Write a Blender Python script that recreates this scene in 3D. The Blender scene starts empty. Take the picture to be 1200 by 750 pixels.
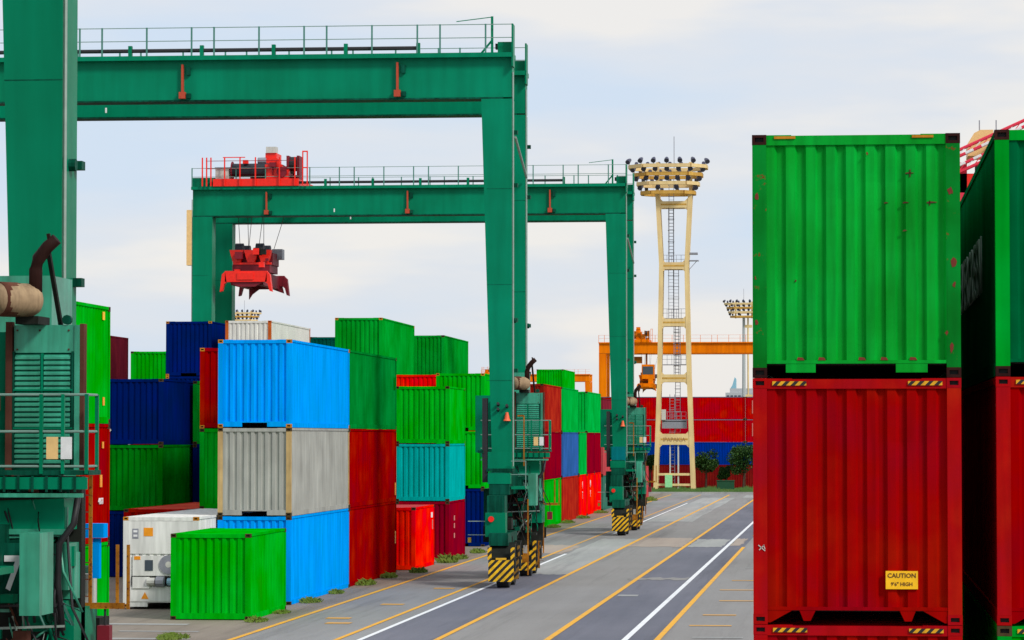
import bpy, bmesh, math, random
from mathutils import Vector, Matrix
random.seed(7)
R = math.radians
sc = bpy.context.scene
# ------------------------------------------------------------------ camera
cam = bpy.data.cameras.new('camera'); co = bpy.data.objects.new('camera', cam)
sc.collection.objects.link(co); sc.camera = co
cam.sensor_width = 36; cam.lens = 36*3700/1200
cam.clip_start = 0.5; cam.clip_end = 8000
co.location = (0, 0, 5.5)
co.rotation_euler = (R(90+2.1205), 0, R(6.0436))
# ------------------------------------------------------------------ light
SUN_EL, SUN_AZ = R(40), R(128)          # azimuth clockwise from +Y: behind the camera, to the right
w = bpy.data.worlds.new('World'); sc.world = w; w.use_nodes = True
nt = w.node_tree; nt.nodes.clear()
def nn(t, typ, **kw):
    n = t.nodes.new(typ)
    for k, v in kw.items(): setattr(n, k, v)
    return n
out = nn(nt, 'ShaderNodeOutputWorld'); bg = nn(nt, 'ShaderNodeBackground')
sky = nn(nt, 'ShaderNodeTexSky', sky_type='NISHITA', sun_disc=False)
sky.sun_elevation = SUN_EL; sky.sun_rotation = SUN_AZ; sky.air_density = 1.0; sky.dust_density = 1.5
tc = nn(nt, 'ShaderNodeTexCoord'); mp = nn(nt, 'ShaderNodeMapping'); mp.inputs['Scale'].default_value = (3.2, 3.2, 15)
nz = nn(nt, 'ShaderNodeTexNoise'); nz.inputs['Scale'].default_value = 1.5; nz.inputs['Detail'].default_value = 5; nz.inputs['Roughness'].default_value = .5
rp = nn(nt, 'ShaderNodeValToRGB')
rp.color_ramp.elements[0].position = .38; rp.color_ramp.elements[0].color = (6.8, 7.9, 9.4, 1)
rp.color_ramp.elements[1].position = .60; rp.color_ramp.elements[1].color = (9.3, 9.0, 8.7, 1)
e = rp.color_ramp.elements.new(.52); e.color = (7.9, 8.25, 8.9, 1)
mx = nn(nt, 'ShaderNodeMix', data_type='RGBA'); mx.inputs[0].default_value = .88
L = nt.links.new
L(tc.outputs['Generated'], mp.inputs['Vector']); L(mp.outputs[0], nz.inputs['Vector']); L(nz.outputs['Fac'], rp.inputs[0])
L(sky.outputs[0], mx.inputs['A']); L(rp.outputs[0], mx.inputs['B']); L(mx.outputs['Result'], bg.inputs[0])
bg.inputs[1].default_value = .1; L(bg.outputs[0], out.inputs[0])
sun = bpy.data.lights.new('sun', 'SUN'); sun.energy = 2.5; sun.angle = R(12); sun.color = (1, .96, .9)
so = bpy.data.objects.new('sun', sun); sc.collection.objects.link(so)
sd = Vector((math.sin(SUN_AZ)*math.cos(SUN_EL), math.cos(SUN_AZ)*math.cos(SUN_EL), math.sin(SUN_EL)))
so.rotation_euler = sd.to_track_quat('Z', 'Y').to_euler()
sc.view_settings.view_transform = 'Standard'; sc.view_settings.look = 'None'
sc.view_settings.exposure = 0.0; sc.view_settings.gamma = 1.0
sc.render.engine = 'CYCLES'

# ------------------------------------------------------------------ materials
def lin(c):
    return tuple((x/255/12.92) if x <= 10.3 else ((x/255+.055)/1.055)**2.4 for x in c)
def new_mat(name):
    m = bpy.data.materials.new(name); m.use_nodes = True
    t = m.node_tree; b = t.nodes['Principled BSDF']; return m, t, b
def paint(name, col, rough=.45, dirt=.25, rust=0.0, scale=1.0, metal=0, streak=.2, spec=.06, rustcol=(.10, .028, .012)):
    """painted steel: broad fading, vertical streaks, dirt specks and rust spots"""
    m, t, b = new_mat(name); l = t.links.new
    b.inputs['Roughness'].default_value = rough; b.inputs['Metallic'].default_value = metal
    b.inputs['Specular IOR Level'].default_value = spec
    tc = nn(t, 'ShaderNodeTexCoord'); oi = nn(t, 'ShaderNodeObjectInfo')
    ad = nn(t, 'ShaderNodeVectorMath', operation='ADD'); rv = nn(t, 'ShaderNodeMath', operation='MULTIPLY'); rv.inputs[1].default_value = 57
    l(oi.outputs['Random'], rv.inputs[0]); l(tc.outputs['Object'], ad.inputs[0]); l(rv.outputs[0], ad.inputs[1])
    n1 = nn(t, 'ShaderNodeTexNoise'); n1.inputs['Scale'].default_value = .7*scale; n1.inputs['Detail'].default_value = 4
    l(ad.outputs[0], n1.inputs['Vector'])
    mp = nn(t, 'ShaderNodeMapping'); mp.inputs['Scale'].default_value = (6*scale, 6*scale, .5*scale); l(ad.outputs[0], mp.inputs[0])
    n2 = nn(t, 'ShaderNodeTexNoise'); n2.inputs['Scale'].default_value = 1; n2.inputs['Detail'].default_value = 6; l(mp.outputs[0], n2.inputs['Vector'])
    n3 = nn(t, 'ShaderNodeTexNoise'); n3.inputs['Scale'].default_value = 5*scale; n3.inputs['Detail'].default_value = 8; n3.inputs['Roughness'].default_value = .75
    l(ad.outputs[0], n3.inputs['Vector'])
    hs = nn(t, 'ShaderNodeHueSaturation'); hs.inputs['Color'].default_value = (*col, 1)
    mr = nn(t, 'ShaderNodeMapRange'); mr.inputs['From Min'].default_value = .3; mr.inputs['From Max'].default_value = .7
    mr.inputs['To Min'].default_value = 1-dirt*.8; mr.inputs['To Max'].default_value = 1+dirt*.5
    l(n1.outputs['Fac'], mr.inputs[0])
    m2 = nn(t, 'ShaderNodeMapRange'); m2.inputs['From Min'].default_value = .35; m2.inputs['From Max'].default_value = .7
    m2.inputs['To Min'].default_value = 1+streak*.25; m2.inputs['To Max'].default_value = 1-streak
    l(n2.outputs['Fac'], m2.inputs[0])
    mu = nn(t, 'ShaderNodeMath', operation='MULTIPLY'); l(mr.outputs[0], mu.inputs[0]); l(m2.outputs[0], mu.inputs[1])
    l(mu.outputs[0], hs.inputs['Value'])
    hm = nn(t, 'ShaderNodeMapRange'); hm.inputs['To Min'].default_value = .49; hm.inputs['To Max'].default_value = .51; l(n1.outputs['Fac'], hm.inputs[0]); l(hm.outputs[0], hs.inputs['Hue'])
    mx = nn(t, 'ShaderNodeMix', data_type='RGBA')
    th = nn(t, 'ShaderNodeMapRange'); lo = .82-.28*rust if rust else 2.0
    th.inputs['From Min'].default_value = lo; th.inputs['From Max'].default_value = lo+.05; l(n3.outputs['Fac'], th.inputs[0])
    l(th.outputs[0], mx.inputs[0]); l(hs.outputs[0], mx.inputs['A']); mx.inputs['B'].default_value = (*rustcol, 1)
    l(mx.outputs['Result'], b.inputs['Base Color'])
    r2 = nn(t, 'ShaderNodeMapRange'); r2.inputs['To Min'].default_value = rough-.1; r2.inputs['To Max'].default_value = rough+.15
    l(n3.outputs['Fac'], r2.inputs[0]); l(r2.outputs[0], b.inputs['Roughness'])
    bp = nn(t, 'ShaderNodeBump'); bp.inputs['Strength'].default_value = .12; bp.inputs['Distance'].default_value = .02
    l(n3.outputs['Fac'], bp.inputs['Height']); l(bp.outputs[0], b.inputs['Normal'])
    return m
def stripes(name, pitch, a=(.80, .43, .0), b_=(.012, .012, .012), duty=.5, sx=1, sz=1):
    m, t, b = new_mat(name); l = t.links.new; b.inputs['Roughness'].default_value = .5
    tc = nn(t, 'ShaderNodeTexCoord'); sp = nn(t, 'ShaderNodeSeparateXYZ'); l(tc.outputs['Object'], sp.inputs[0])
    s1 = nn(t, 'ShaderNodeMath', operation='MULTIPLY'); s1.inputs[1].default_value = -sx
    l(sp.outputs[0], s1.inputs[0])
    a1 = nn(t, 'ShaderNodeMath', operation='ADD'); l(s1.outputs[0], a1.inputs[0]); l(sp.outputs[2], a1.inputs[1])
    a0 = nn(t, 'ShaderNodeMath', operation='ADD'); l(a1.outputs[0], a0.inputs[0]); l(sp.outputs[1], a0.inputs[1])
    d = nn(t, 'ShaderNodeMath', operation='DIVIDE'); d.inputs[1].default_value = pitch; l(a0.outputs[0], d.inputs[0])
    f = nn(t, 'ShaderNodeMath', operation='FRACT'); l(d.outputs[0], f.inputs[0])
    g = nn(t, 'ShaderNodeMath', operation='GREATER_THAN'); g.inputs[1].default_value = duty; l(f.outputs[0], g.inputs[0])
    n3 = nn(t, 'ShaderNodeTexNoise'); n3.inputs['Scale'].default_value = 4; n3.inputs['Detail'].default_value = 9; n3.inputs['Roughness'].default_value = .75; l(tc.outputs['Object'], n3.inputs['Vector'])
    mr = nn(t, 'ShaderNodeMapRange'); mr.inputs['From Min'].default_value = .3; mr.inputs['From Max'].default_value = .7; mr.inputs['To Min'].default_value = .45; mr.inputs['To Max'].default_value = 1.2; l(n3.outputs['Fac'], mr.inputs[0])
    mx = nn(t, 'ShaderNodeMix', data_type='RGBA'); l(g.outputs[0], mx.inputs[0]); mx.inputs['A'].default_value = (*a, 1); mx.inputs['B'].default_value = (*b_, 1)
    hs = nn(t, 'ShaderNodeHueSaturation'); l(mr.outputs[0], hs.inputs['Value']); l(mx.outputs['Result'], hs.inputs['Color'])
    l(hs.outputs[0], b.inputs['Base Color']); return m
def ground_mat(name, c1, c2, rough=.85, patch=.06, crack=0):
    m, t, b = new_mat(name); l = t.links.new; b.inputs['Specular IOR Level'].default_value = .3
    tc = nn(t, 'ShaderNodeTexCoord')
    def noise(s, scale=(1, 1, 1), det=6, ro=.6):
        mp = nn(t, 'ShaderNodeMapping'); mp.inputs['Scale'].default_value = scale; l(tc.outputs['Object'], mp.inputs[0])
        n = nn(t, 'ShaderNodeTexNoise'); n.inputs['Scale'].default_value = s; n.inputs['Detail'].default_value = det; n.inputs['Roughness'].default_value = ro
        l(mp.outputs[0], n.inputs['Vector']); return n
    na = noise(patch, det=8); nb = noise(.9, (1, .06, 1), 8, .7); nc = noise(22, det=4); nd = noise(.35, (.35, .12, 1), 5, .65)
    add = nn(t, 'ShaderNodeMath', operation='ADD'); l(na.outputs['Fac'], add.inputs[0]); l(nb.outputs['Fac'], add.inputs[1])
    ad2 = nn(t, 'ShaderNodeMath', operation='ADD'); l(add.outputs[0], ad2.inputs[0]); l(nd.outputs['Fac'], ad2.inputs[1])
    mr = nn(t, 'ShaderNodeMapRange'); mr.inputs['From Min'].default_value = 1.15; mr.inputs['From Max'].default_value = 1.85; l(ad2.outputs[0], mr.inputs[0])
    mx = nn(t, 'ShaderNodeMix', data_type='RGBA'); l(mr.outputs[0], mx.inputs[0]); mx.inputs['A'].default_value = (*c1, 1); mx.inputs['B'].default_value = (*c2, 1)
    hs = nn(t, 'ShaderNodeHueSaturation'); m3 = nn(t, 'ShaderNodeMapRange'); m3.inputs['To Min'].default_value = .8; m3.inputs['To Max'].default_value = 1.2
    l(nc.outputs['Fac'], m3.inputs[0]); l(m3.outputs[0], hs.inputs['Value']); l(mx.outputs['Result'], hs.inputs['Color'])
    src = hs.outputs[0]
    # dark tyre and oil marks
    ne = noise(.5, (1.6, .05, 1), 7, .75)
    m4 = nn(t, 'ShaderNodeMapRange'); m4.inputs['From Min'].default_value = .52; m4.inputs['From Max'].default_value = .70; m4.inputs['To Max'].default_value = .45; l(ne.outputs['Fac'], m4.inputs[0])
    mk = nn(t, 'ShaderNodeMix', data_type='RGBA'); l(m4.outputs[0], mk.inputs[0]); l(src, mk.inputs['A']); mk.inputs['B'].default_value = (c1[0]*.35, c1[1]*.35, c1[2]*.37, 1)
    l(mk.outputs['Result'], b.inputs['Base Color']); b.inputs['Roughness'].default_value = rough
    bp = nn(t, 'ShaderNodeBump'); bp.inputs['Strength'].default_value = .3; bp.inputs['Distance'].default_value = .02; l(nc.outputs['Fac'], bp.inputs['Height']); l(bp.outputs[0], b.inputs['Normal'])
    return m
def line_mat(name, col, wear=.5, under=(.2, .2, .2)):
    m, t, b = new_mat(name); l = t.links.new; b.inputs['Roughness'].default_value = .7
    tc = nn(t, 'ShaderNodeTexCoord'); n = nn(t, 'ShaderNodeTexNoise'); n.inputs['Scale'].default_value = 1.1; n.inputs['Detail'].default_value = 10; n.inputs['Roughness'].default_value = .8
    l(tc.outputs['Object'], n.inputs['Vector']); mr = nn(t, 'ShaderNodeMapRange'); mr.inputs['From Min'].default_value = .52; mr.inputs['From Max'].default_value = .68; mr.inputs['To Max'].default_value = wear
    l(n.outputs['Fac'], mr.inputs[0]); mx = nn(t, 'ShaderNodeMix', data_type='RGBA'); l(mr.outputs[0], mx.inputs[0]); mx.inputs['A'].default_value = (*col, 1); mx.inputs['B'].default_value = (*under, 1)
    l(mx.outputs['Result'], b.inputs['Base Color']); return m
def plain(name, col, rough=.6, metal=0):
    m, t, b = new_mat(name); b.inputs['Roughness'].default_value = rough; b.inputs['Metallic'].default_value = metal
    n = nn(t, 'ShaderNodeTexNoise'); n.inputs['Scale'].default_value = 6; n.inputs['Detail'].default_value = 5
    tc = nn(t, 'ShaderNodeTexCoord'); t.links.new(tc.outputs['Object'], n.inputs['Vector'])
    mr = nn(t, 'ShaderNodeMapRange'); mr.inputs['To Min'].default_value = .75; mr.inputs['To Max'].default_value = 1.25
    hs = nn(t, 'ShaderNodeHueSaturation'); hs.inputs['Color'].default_value = (*col, 1)
    t.links.new(n.outputs['Fac'], mr.inputs[0]); t.links.new(mr.outputs[0], hs.inputs['Value']); t.links.new(hs.outputs[0], b.inputs['Base Color'])
    return m
M = {}
CC = {  # container paint colours
 'green': ((.0, .42, .006), .25, .15), 'leaf': ((.0, .33, .02), .3, .25), 'darkgreen': ((.0, .21, .006), .35, .2), 'mint': ((.0, .44, .05), .25, .1),
 'red': ((.36, .0, .0), .25, .1), 'brightred': ((.95, .004, .0), .1, .05), 'maroon': ((.22, .018, .035), .3, .2), 'crimson': ((.27, .0, .014), .3, .15), 'brick': ((.42, .02, .01), .3, .2),
 'salmon': ((.52, .07, .08), .3, .2), 'blue': ((.0, .34, .97), .08, .1), 'navy': ((.0, .012, .13), .3, .15), 'midblue': ((.03, .12, .38), .3, .2), 'royal': ((.0, .035, .33), .25, .1),
 'grey': ((.38, .385, .35), .2, .3), 'white': ((.74, .73, .68), .12, .2), 'reefer': ((.78, .78, .74), .12, .1), 'teal': ((.0, .40, .38), .15, .1), 'greygreen': ((.05, .18, .13), .3, .2), 'tealgreen': ((.0, .16, .12), .3, .2),
 'deepgreen': ((.0, .25, .03), .3, .2), 'roofred': ((.62, .075, .05), .2, .2), 'nightgreen': ((.0, .13, .04), .35, .2)}
for k, (c, d, r) in CC.items(): M[k] = paint('container_paint_'+k, c, .7, d, r, streak=.22, spec=.0)
M['wornred'] = paint('container_paint_wornred', (.34, .0, .0), .6, .16, .12, streak=.22, spec=.03, scale=1.3)
M['worngreen'] = paint('container_paint_worngreen', (.0, .38, .03), .55, .28, .40, streak=.3, spec=.08, scale=1.3)
M['frameworn'] = paint('container_post_worngreen', (.0, .22, .02), .5, .4, .75, scale=1.5, rustcol=(.2, .02, .01))
M['wearred'] = paint('container_post_red', (.42, .002, .004), .5, .25, .1, scale=1.5)
M['rustpost'] = paint('container_post_orange', (.58, .12, .02), .6, .3, .5, scale=2)
M['rusty'] = paint('rusted_steel', (.12, .045, .03), .8, .5, .6, scale=2)
M['tan_post'] = paint('container_post_tan', (.52, .36, .16), .6, .3, .4, scale=2)
M['casting'] = paint('casting_dark', (.07, .045, .02), .7, .4, .5, scale=3)
M['casting_orange'] = paint('casting_orange', (.55, .22, .02), .6, .3, .4, scale=3)
M['rustdark'] = paint('casting_rust_dark', (.035, .010, .009), .7, .4, .4, scale=3)
M['black'] = plain('black_void', (.006, .006, .006), .8)
M['railgrey'] = paint('rail_blue_grey', (.16, .16, .26), .6, .2, .1)
M['roofdust'] = paint('dusty_roof', (.3, .3, .3), .8, .3, .2)
M['crane'] = paint('crane_green', (.0, .215, .105), .38, .25, .08, scale=.5, streak=.15, spec=.08)
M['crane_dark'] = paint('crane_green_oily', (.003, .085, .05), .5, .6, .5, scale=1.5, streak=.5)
M['crane_light'] = paint('crane_green_pale', (.04, .34, .21), .35, .4, .5, scale=1.6, streak=.3, spec=.7)
M['crane_teal'] = paint('crane_teal', (.0, .18, .2), .45, .2, .1)
M['pipe'] = plain('pale_galvanised', (.30, .38, .33), .45, .3)
M['rail_green'] = plain('handrail_green', (.06, .22, .17), .5)
M['rail_pale'] = plain('handrail_pale', (.18, .30, .25), .5)
M['cable_black'] = plain('cable_black', (.012, .012, .014), .6)
M['orange_pad'] = plain('orange_pad', (.45, .05, .015), .6)
M['rust_yellow'] = paint('rusty_yellow_tube', (.42, .16, .015), .6, .5, .95, scale=4)
M['yellow'] = plain('safety_yellow', (.75, .4, .01), .5)
M['muffler'] = paint('heat_stained_muffler', (.36, .25, .15), .55, .5, .6, scale=4, rustcol=(.16, .06, .03))
M['exhaust'] = paint('burnt_exhaust', (.03, .012, .01), .6, .5, .4, scale=3, rustcol=(.12, .01, .01))
M['hazard'] = stripes('hazard_stripes', .27, a=(1.0, .55, .0))
M['hazard_dirty'] = stripes('hazard_stripes_dirty', .27, a=(.30, .15, .015), duty=.55)
M['tyre'] = plain('tyre_rubber', (.018, .018, .018), .85)
M['rim'] = plain('wheel_rim', (.04, .035, .03), .7)
M['oil'] = paint('oily_machinery', (.02, .022, .018), .55, .5, .5, scale=3)
M['trolley_red'] = plain('trolley_red', (.9, .012, .0), .45)
M['trolley_dark'] = plain('trolley_dark_red', (.2, .0, .012), .6)
M['drum'] = plain('drum_black', (.015, .02, .03), .6)
M['pale'] = plain('pale_grey_paint', (.55, .55, .5), .5)
M['white_paint'] = plain('white_paint', (.8, .8, .8), .5)
M['letter_pale'] = plain('letter_pale_green', (.2, .27, .22), .6)
M['letter_pink'] = plain('letter_faded_pink', (.62, .18, .16), .6)
M['label_yellow'] = plain('label_yellow', (.95, .52, .0), .5)
M['label_orange'] = plain('label_orange', (.85, .3, .0), .5)
M['cone'] = plain('warning_orange', (.8, .12, .03), .4)
M['label_text'] = plain('label_text', (.12, .045, .0), .6)
M['tower'] = paint('tower_cream', (.80, .60, .29), .5, .12, .2, scale=.6, streak=.12)
M['tower_gold'] = paint('tower_ochre', (.62, .36, .08), .5, .2, .3)
M['lamp'] = plain('floodlight_body', (.05, .05, .09), .35)
M['cage'] = plain('cage_grey', (.25, .26, .3), .5)
M['text_brown'] = plain('lettering_brown', (.3, .15, .07), .6)
M['or_crane'] = paint('crane_orange', (.92, .21, .0), .45, .15, .05, scale=.4)
M['or_dark'] = paint('crane_orange_dirty', (.35, .11, .01), .55, .4, .4)
M['box_green'] = plain('cabinet_pale_green', (.3, .75, .35), .5)
M['hedge_dark'] = plain('bin_dark_green', (.0, .06, .02), .6)
M['boom_red'] = plain('boom_red', (.75, .02, .06), .5)
M['boom_white'] = plain('boom_white', (.75, .72, .72), .5)
M['sts_cream'] = plain('machinery_house_cream', (.85, .55, .22), .5)
M['concrete_grey'] = plain('far_building_grey', (.42, .45, .46), .7)
M['glass_blue'] = plain('far_tower_glass', (.25, .5, .6), .2)
M['window_dark'] = plain('window_dark', (.05, .07, .09), .2)
M['leaf1'] = plain('leaf_dark', (.015, .07, .008), .7)
M['leaf2'] = plain('leaf_mid', (.05, .13, .012), .7)
M['weed'] = plain('weed_yellow_green', (.13, .20, .015), .7)
M['bark'] = plain('bark', (.06, .035, .02), .9)
M['grass'] = ground_mat('verge_grass', (.05, .11, .01), (.16, .16, .04))
G = {}
G['yard'] = ground_mat('yard_concrete', (.16, .13, .105), (.31, .26, .21))
G['runway'] = ground_mat('runway_asphalt', (.20, .195, .19), (.30, .30, .30))
G['lane'] = ground_mat('lane_asphalt', (.22, .21, .20), (.29, .28, .27))
G['darklane'] = ground_mat('dark_lane_asphalt', (.11, .115, .145), (.18, .18, .215))
G['patch'] = ground_mat('pale_concrete_patch', (.27, .275, .27), (.42, .42, .40))
G['pinkpatch'] = ground_mat('pink_concrete_patch', (.32, .26, .22), (.44, .36, .30))
G['terrain'] = ground_mat('port_terrain', (.13, .13, .12), (.24, .24, .22))
M['line_y'] = line_mat('line_yellow', (.82, .40, .01), .55)
M['line_y_old'] = line_mat('line_yellow_faded', (.66, .34, .06), .85, (.24, .2, .17))
M['line_w'] = line_mat('line_white', (.82, .83, .84), .5)

# ------------------------------------------------------------------ mesh tools
COL = sc.collection
class MB:
    def __init__(s): s.v = []; s.f = []; s.mi = []
    def _add(s, vs, fs, mi=0):
        o = len(s.v); s.v += [tuple(v) for v in vs]; s.f += [tuple(i+o for i in f) for f in fs]; s.mi += [mi]*len(fs); return s
    def box(s, x0, x1, y0, y1, z0, z1, mi=0):
        return s._add([(x0,y0,z0),(x1,y0,z0),(x1,y1,z0),(x0,y1,z0),(x0,y0,z1),(x1,y0,z1),(x1,y1,z1),(x0,y1,z1)],
            [(0,3,2,1),(4,5,6,7),(0,1,5,4),(1,2,6,5),(2,3,7,6),(3,0,4,7)], mi)
    def hexa(s, p, mi=0):   # 8 points: bottom ring of 4, top ring of 4
        return s._add(p, [(0,3,2,1),(4,5,6,7),(0,1,5,4),(1,2,6,5),(2,3,7,6),(3,0,4,7)], mi)
    def tube(s, pts, r, n=8, mi=0, caps=True, radii=None):
        pts = [Vector(p) for p in pts]; o = len(s.v); k = len(pts); prev = None
        for i, p in enumerate(pts):
            d = (pts[min(i+1, k-1)]-pts[max(i-1, 0)]).normalized()
            ref = Vector((0, 0, 1)) if abs(d.z) < .9 else Vector((0, 1, 0))
            a = d.cross(ref).normalized(); b = d.cross(a)
            rr = radii[i] if radii else r
            for j in range(n):
                t = 2*math.pi*(j+.5)/n; s.v.append(tuple(p+a*math.cos(t)*rr+b*math.sin(t)*rr))
        for i in range(k-1):
            for j in range(n):
                s.f.append((o+i*n+j, o+i*n+(j+1) % n, o+(i+1)*n+(j+1) % n, o+(i+1)*n+j)); s.mi.append(mi)
        if caps:
            s.f.append(tuple(o+j for j in range(n))[::-1]); s.f.append(tuple(o+(k-1)*n+j for j in range(n))); s.mi += [mi, mi]
        return s
    def bar(s, a, b, w=.05, mi=0): return s.tube([a, b], w*.7071, 4, mi)
    def prism(s, prof, axis, a, b, mi=0):   # prof: list of 2D points; axis: 'x','y','z' extrusion
        n = len(prof)
        def mk(p, t): return (t, p[0], p[1]) if axis == 'x' else ((p[0], t, p[1]) if axis == 'y' else (p[0], p[1], t))
        vs = [mk(p, a) for p in prof]+[mk(p, b) for p in prof]
        fs = [(i, (i+1) % n, n+(i+1) % n, n+i) for i in range(n)]+[tuple(range(n))[::-1], tuple(range(n, 2*n))]
        return s._add(vs, fs, mi)
    def mesh(s, name, mats):
        me = bpy.data.meshes.new(name); me.from_pydata(s.v, [], s.f)
        for m in mats: me.materials.append(m)
        if any(s.mi): me.polygons.foreach_set('material_index', s.mi)
        bm = bmesh.new(); bm.from_mesh(me); bmesh.ops.recalc_face_normals(bm, faces=bm.faces); bm.to_mesh(me); bm.free()
        return me
    def build(s, name, mat, parent=None, loc=None, smooth=False):
        mats = mat if isinstance(mat, (list, tuple)) else [mat]
        o = place(name, s.mesh(name, mats), parent, loc)
        if smooth:
            for p in o.data.polygons: p.use_smooth = len(p.vertices) == 4
        return o
def place(name, me, parent=None, loc=None, mats=None):
    o = bpy.data.objects.new(name, me); COL.objects.link(o); o.parent = parent
    if loc: o.location = loc
    if mats:
        for i, m in enumerate(mats):
            o.material_slots[i].link = 'OBJECT'; o.material_slots[i].material = m
    return o
def thing(name, label, cat, loc=(0, 0, 0), rz=0, group=None):
    o = bpy.data.objects.new(name, None); COL.objects.link(o); o.empty_display_size = .5
    o.location = loc; o.rotation_euler = (0, 0, rz); o['label'] = label; o['category'] = cat
    if group: o['group'] = group
    return o
def tag(o, label=None, cat=None, group=None, kind=None):
    for k, v in (('label', label), ('category', cat), ('group', group), ('kind', kind)):
        if v: o[k] = v
    return o
def text_obj(name, s, size, mat, parent, loc, rot, extrude=.004, sx=1.0, bold=0):
    cu = bpy.data.curves.new(name, 'FONT'); cu.body = s; cu.size = size; cu.extrude = extrude; cu.align_x = 'CENTER'; cu.align_y = 'CENTER'; cu.offset = bold; cu.resolution_u = 2
    tmp = bpy.data.objects.new(name, cu); COL.objects.link(tmp)
    dg = bpy.context.evaluated_depsgraph_get(); dg.update()
    me = bpy.data.meshes.new_from_object(tmp.evaluated_get(dg)); bpy.data.objects.remove(tmp)
    me.materials.clear(); me.materials.append(mat)
    o = bpy.data.objects.new(name, me); COL.objects.link(o); o.parent = parent; o.location = loc; o.rotation_euler = rot; o.scale = (sx, 1, 1)
    return o

# ------------------------------------------------------------------ ground
def sheet(name, x0, x1, y0, y1, z, mat):
    o = MB()._add([(x0,y0,z),(x1,y0,z),(x1,y1,z),(x0,y1,z)], [(0,1,2,3)]).build(name, mat); o['kind'] = 'structure'; return o
sheet('ground', -3000, 3000, -300, 6000, -.03, G['terrain'])
sheet('yard_pavement', -90, 60, -20, 309, 0, G['yard'])
sheet('runway_pavement', -16.7, -11.0, -20, 308, .004, G['runway'])
sheet('truck_lane', -11.0, -8.0, -20, 308, .004, G['lane'])
sheet('dark_lane', -8.0, -5.1, -20, 308, .004, G['darklane'])
sheet('dark_lane', -13.05, -11.0, -20, 152, .008, G['darklane'])
sheet('verge_pavement', -5.1, -1.6, -20, 308, .004, G['lane'])
def rough_sheet(name, x0, x1, y0, y1, z, mat):
    pts = []; rg = random.Random(int(x0*7+y0)); n = 14
    for i in range(n): pts.append((x0+(x1-x0)*i/n, y0+rg.uniform(-.5, .5)))
    for i in range(n): pts.append((x1+rg.uniform(-.07, .07), y0+(y1-y0)*i/n))
    for i in range(n): pts.append((x1-(x1-x0)*i/n, y1+rg.uniform(-.8, .8)))
    for i in range(n): pts.append((x0+rg.uniform(-.07, .07), y1-(y1-y0)*i/n))
    o = MB()._add([(x, y, z) for x, y in pts], [tuple(range(len(pts)))]).build(name, mat); o['kind'] = 'structure'; return o
def quad(name, pts, z, mat):
    o = MB()._add([(x, y, z) for x, y in pts], [tuple(range(len(pts)))]).build(name, mat); o['kind'] = 'structure'; return o
for x0, x1, y0, y1, g in [(-11.0, -8.1, 158, 172, 'pinkpatch'), (-8.0, -6.1, 158, 170, 'patch'), (-5.9, -5.3, 160, 171, 'pinkpatch'), (-13.0, -11.1, 126, 170, 'patch'),
                          (-12.8, -10.0, 205, 285, 'patch'), (-16.4, -13.2, 148, 160, 'pinkpatch'), (-8.4, -6.2, 121.5, 123.5, 'lane'), (-9.3, -7.8, 286, 300, 'patch')]:
    j = lambda: random.uniform(-.12, .12)
    rough_sheet('pavement_patch', x0+j(), x1+j(), y0, y1, .0125, G[g])
def line(x, y0, y1, w, mat, z=.017, name='lane_line'):
    sheet(name, x-w/2, x+w/2, y0, y1, z, mat)
line(-16.6, 20, 300, .17, M['line_y']); line(-13.76, 20, 152, .15, M['line_y']); line(-13.76, 152, 300, .15, M['line_y_old'])
line(-13.12, 20, 148, .15, M['line_w']); line(-13.12, 178, 262, .15, M['line_w'])
line(-11.05, 20, 150, .17, M['line_y']); line(-11.05, 150, 300, .19, M['line_y'])
line(-8.08, 20, 300, .18, M['line_y']); line(-5.99, 20, 212, .17, M['line_w']); line(-5.12, 20, 158, .17, M['line_y']); line(-5.12, 176, 215, .17, M['line_y_old'])
for y in (86.5, 92, 97.5, 106, 113.5, 121, 133, 142):       # faint ticks at right and between the left lines
    sheet('slot_mark', -4.3+random.uniform(-.3, .3), -3.2+random.uniform(-.3, .4), y, y+.45, .016, random.choice([M['line_y_old'], G['patch']]))
for x, y in ((-15.7, 94.5), (-15.2, 102.5), (-15.3, 92), (-14.9, 113.5)):
    sheet('slot_mark', x, x+.75, y, y+.7, .016, M['line_y_old'])
for x0, x1, y, wd in ((-22.8, -17.8, 84.5, .5), (-20.5, -18.2, 87.8, .35), (-23.5, -19.2, 91.0, .6), (-24, -18.0, 81.5, .8)):
    sheet('slot_mark', x0, x1, y, y+wd, .010, G['patch'])
sheet('manhole_cover', -7.9, -7.2, 109, 110, .013, G['patch'])
# kerb and grass at the end of the road
k = MB().box(-60, 40, 308.2, 308.5, -.03, .14).build('kerb', G['patch']); k['kind'] = 'structure'
sheet('grass_verge', -60, 40, 308.5, 700, .02, M['grass'])

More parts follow.
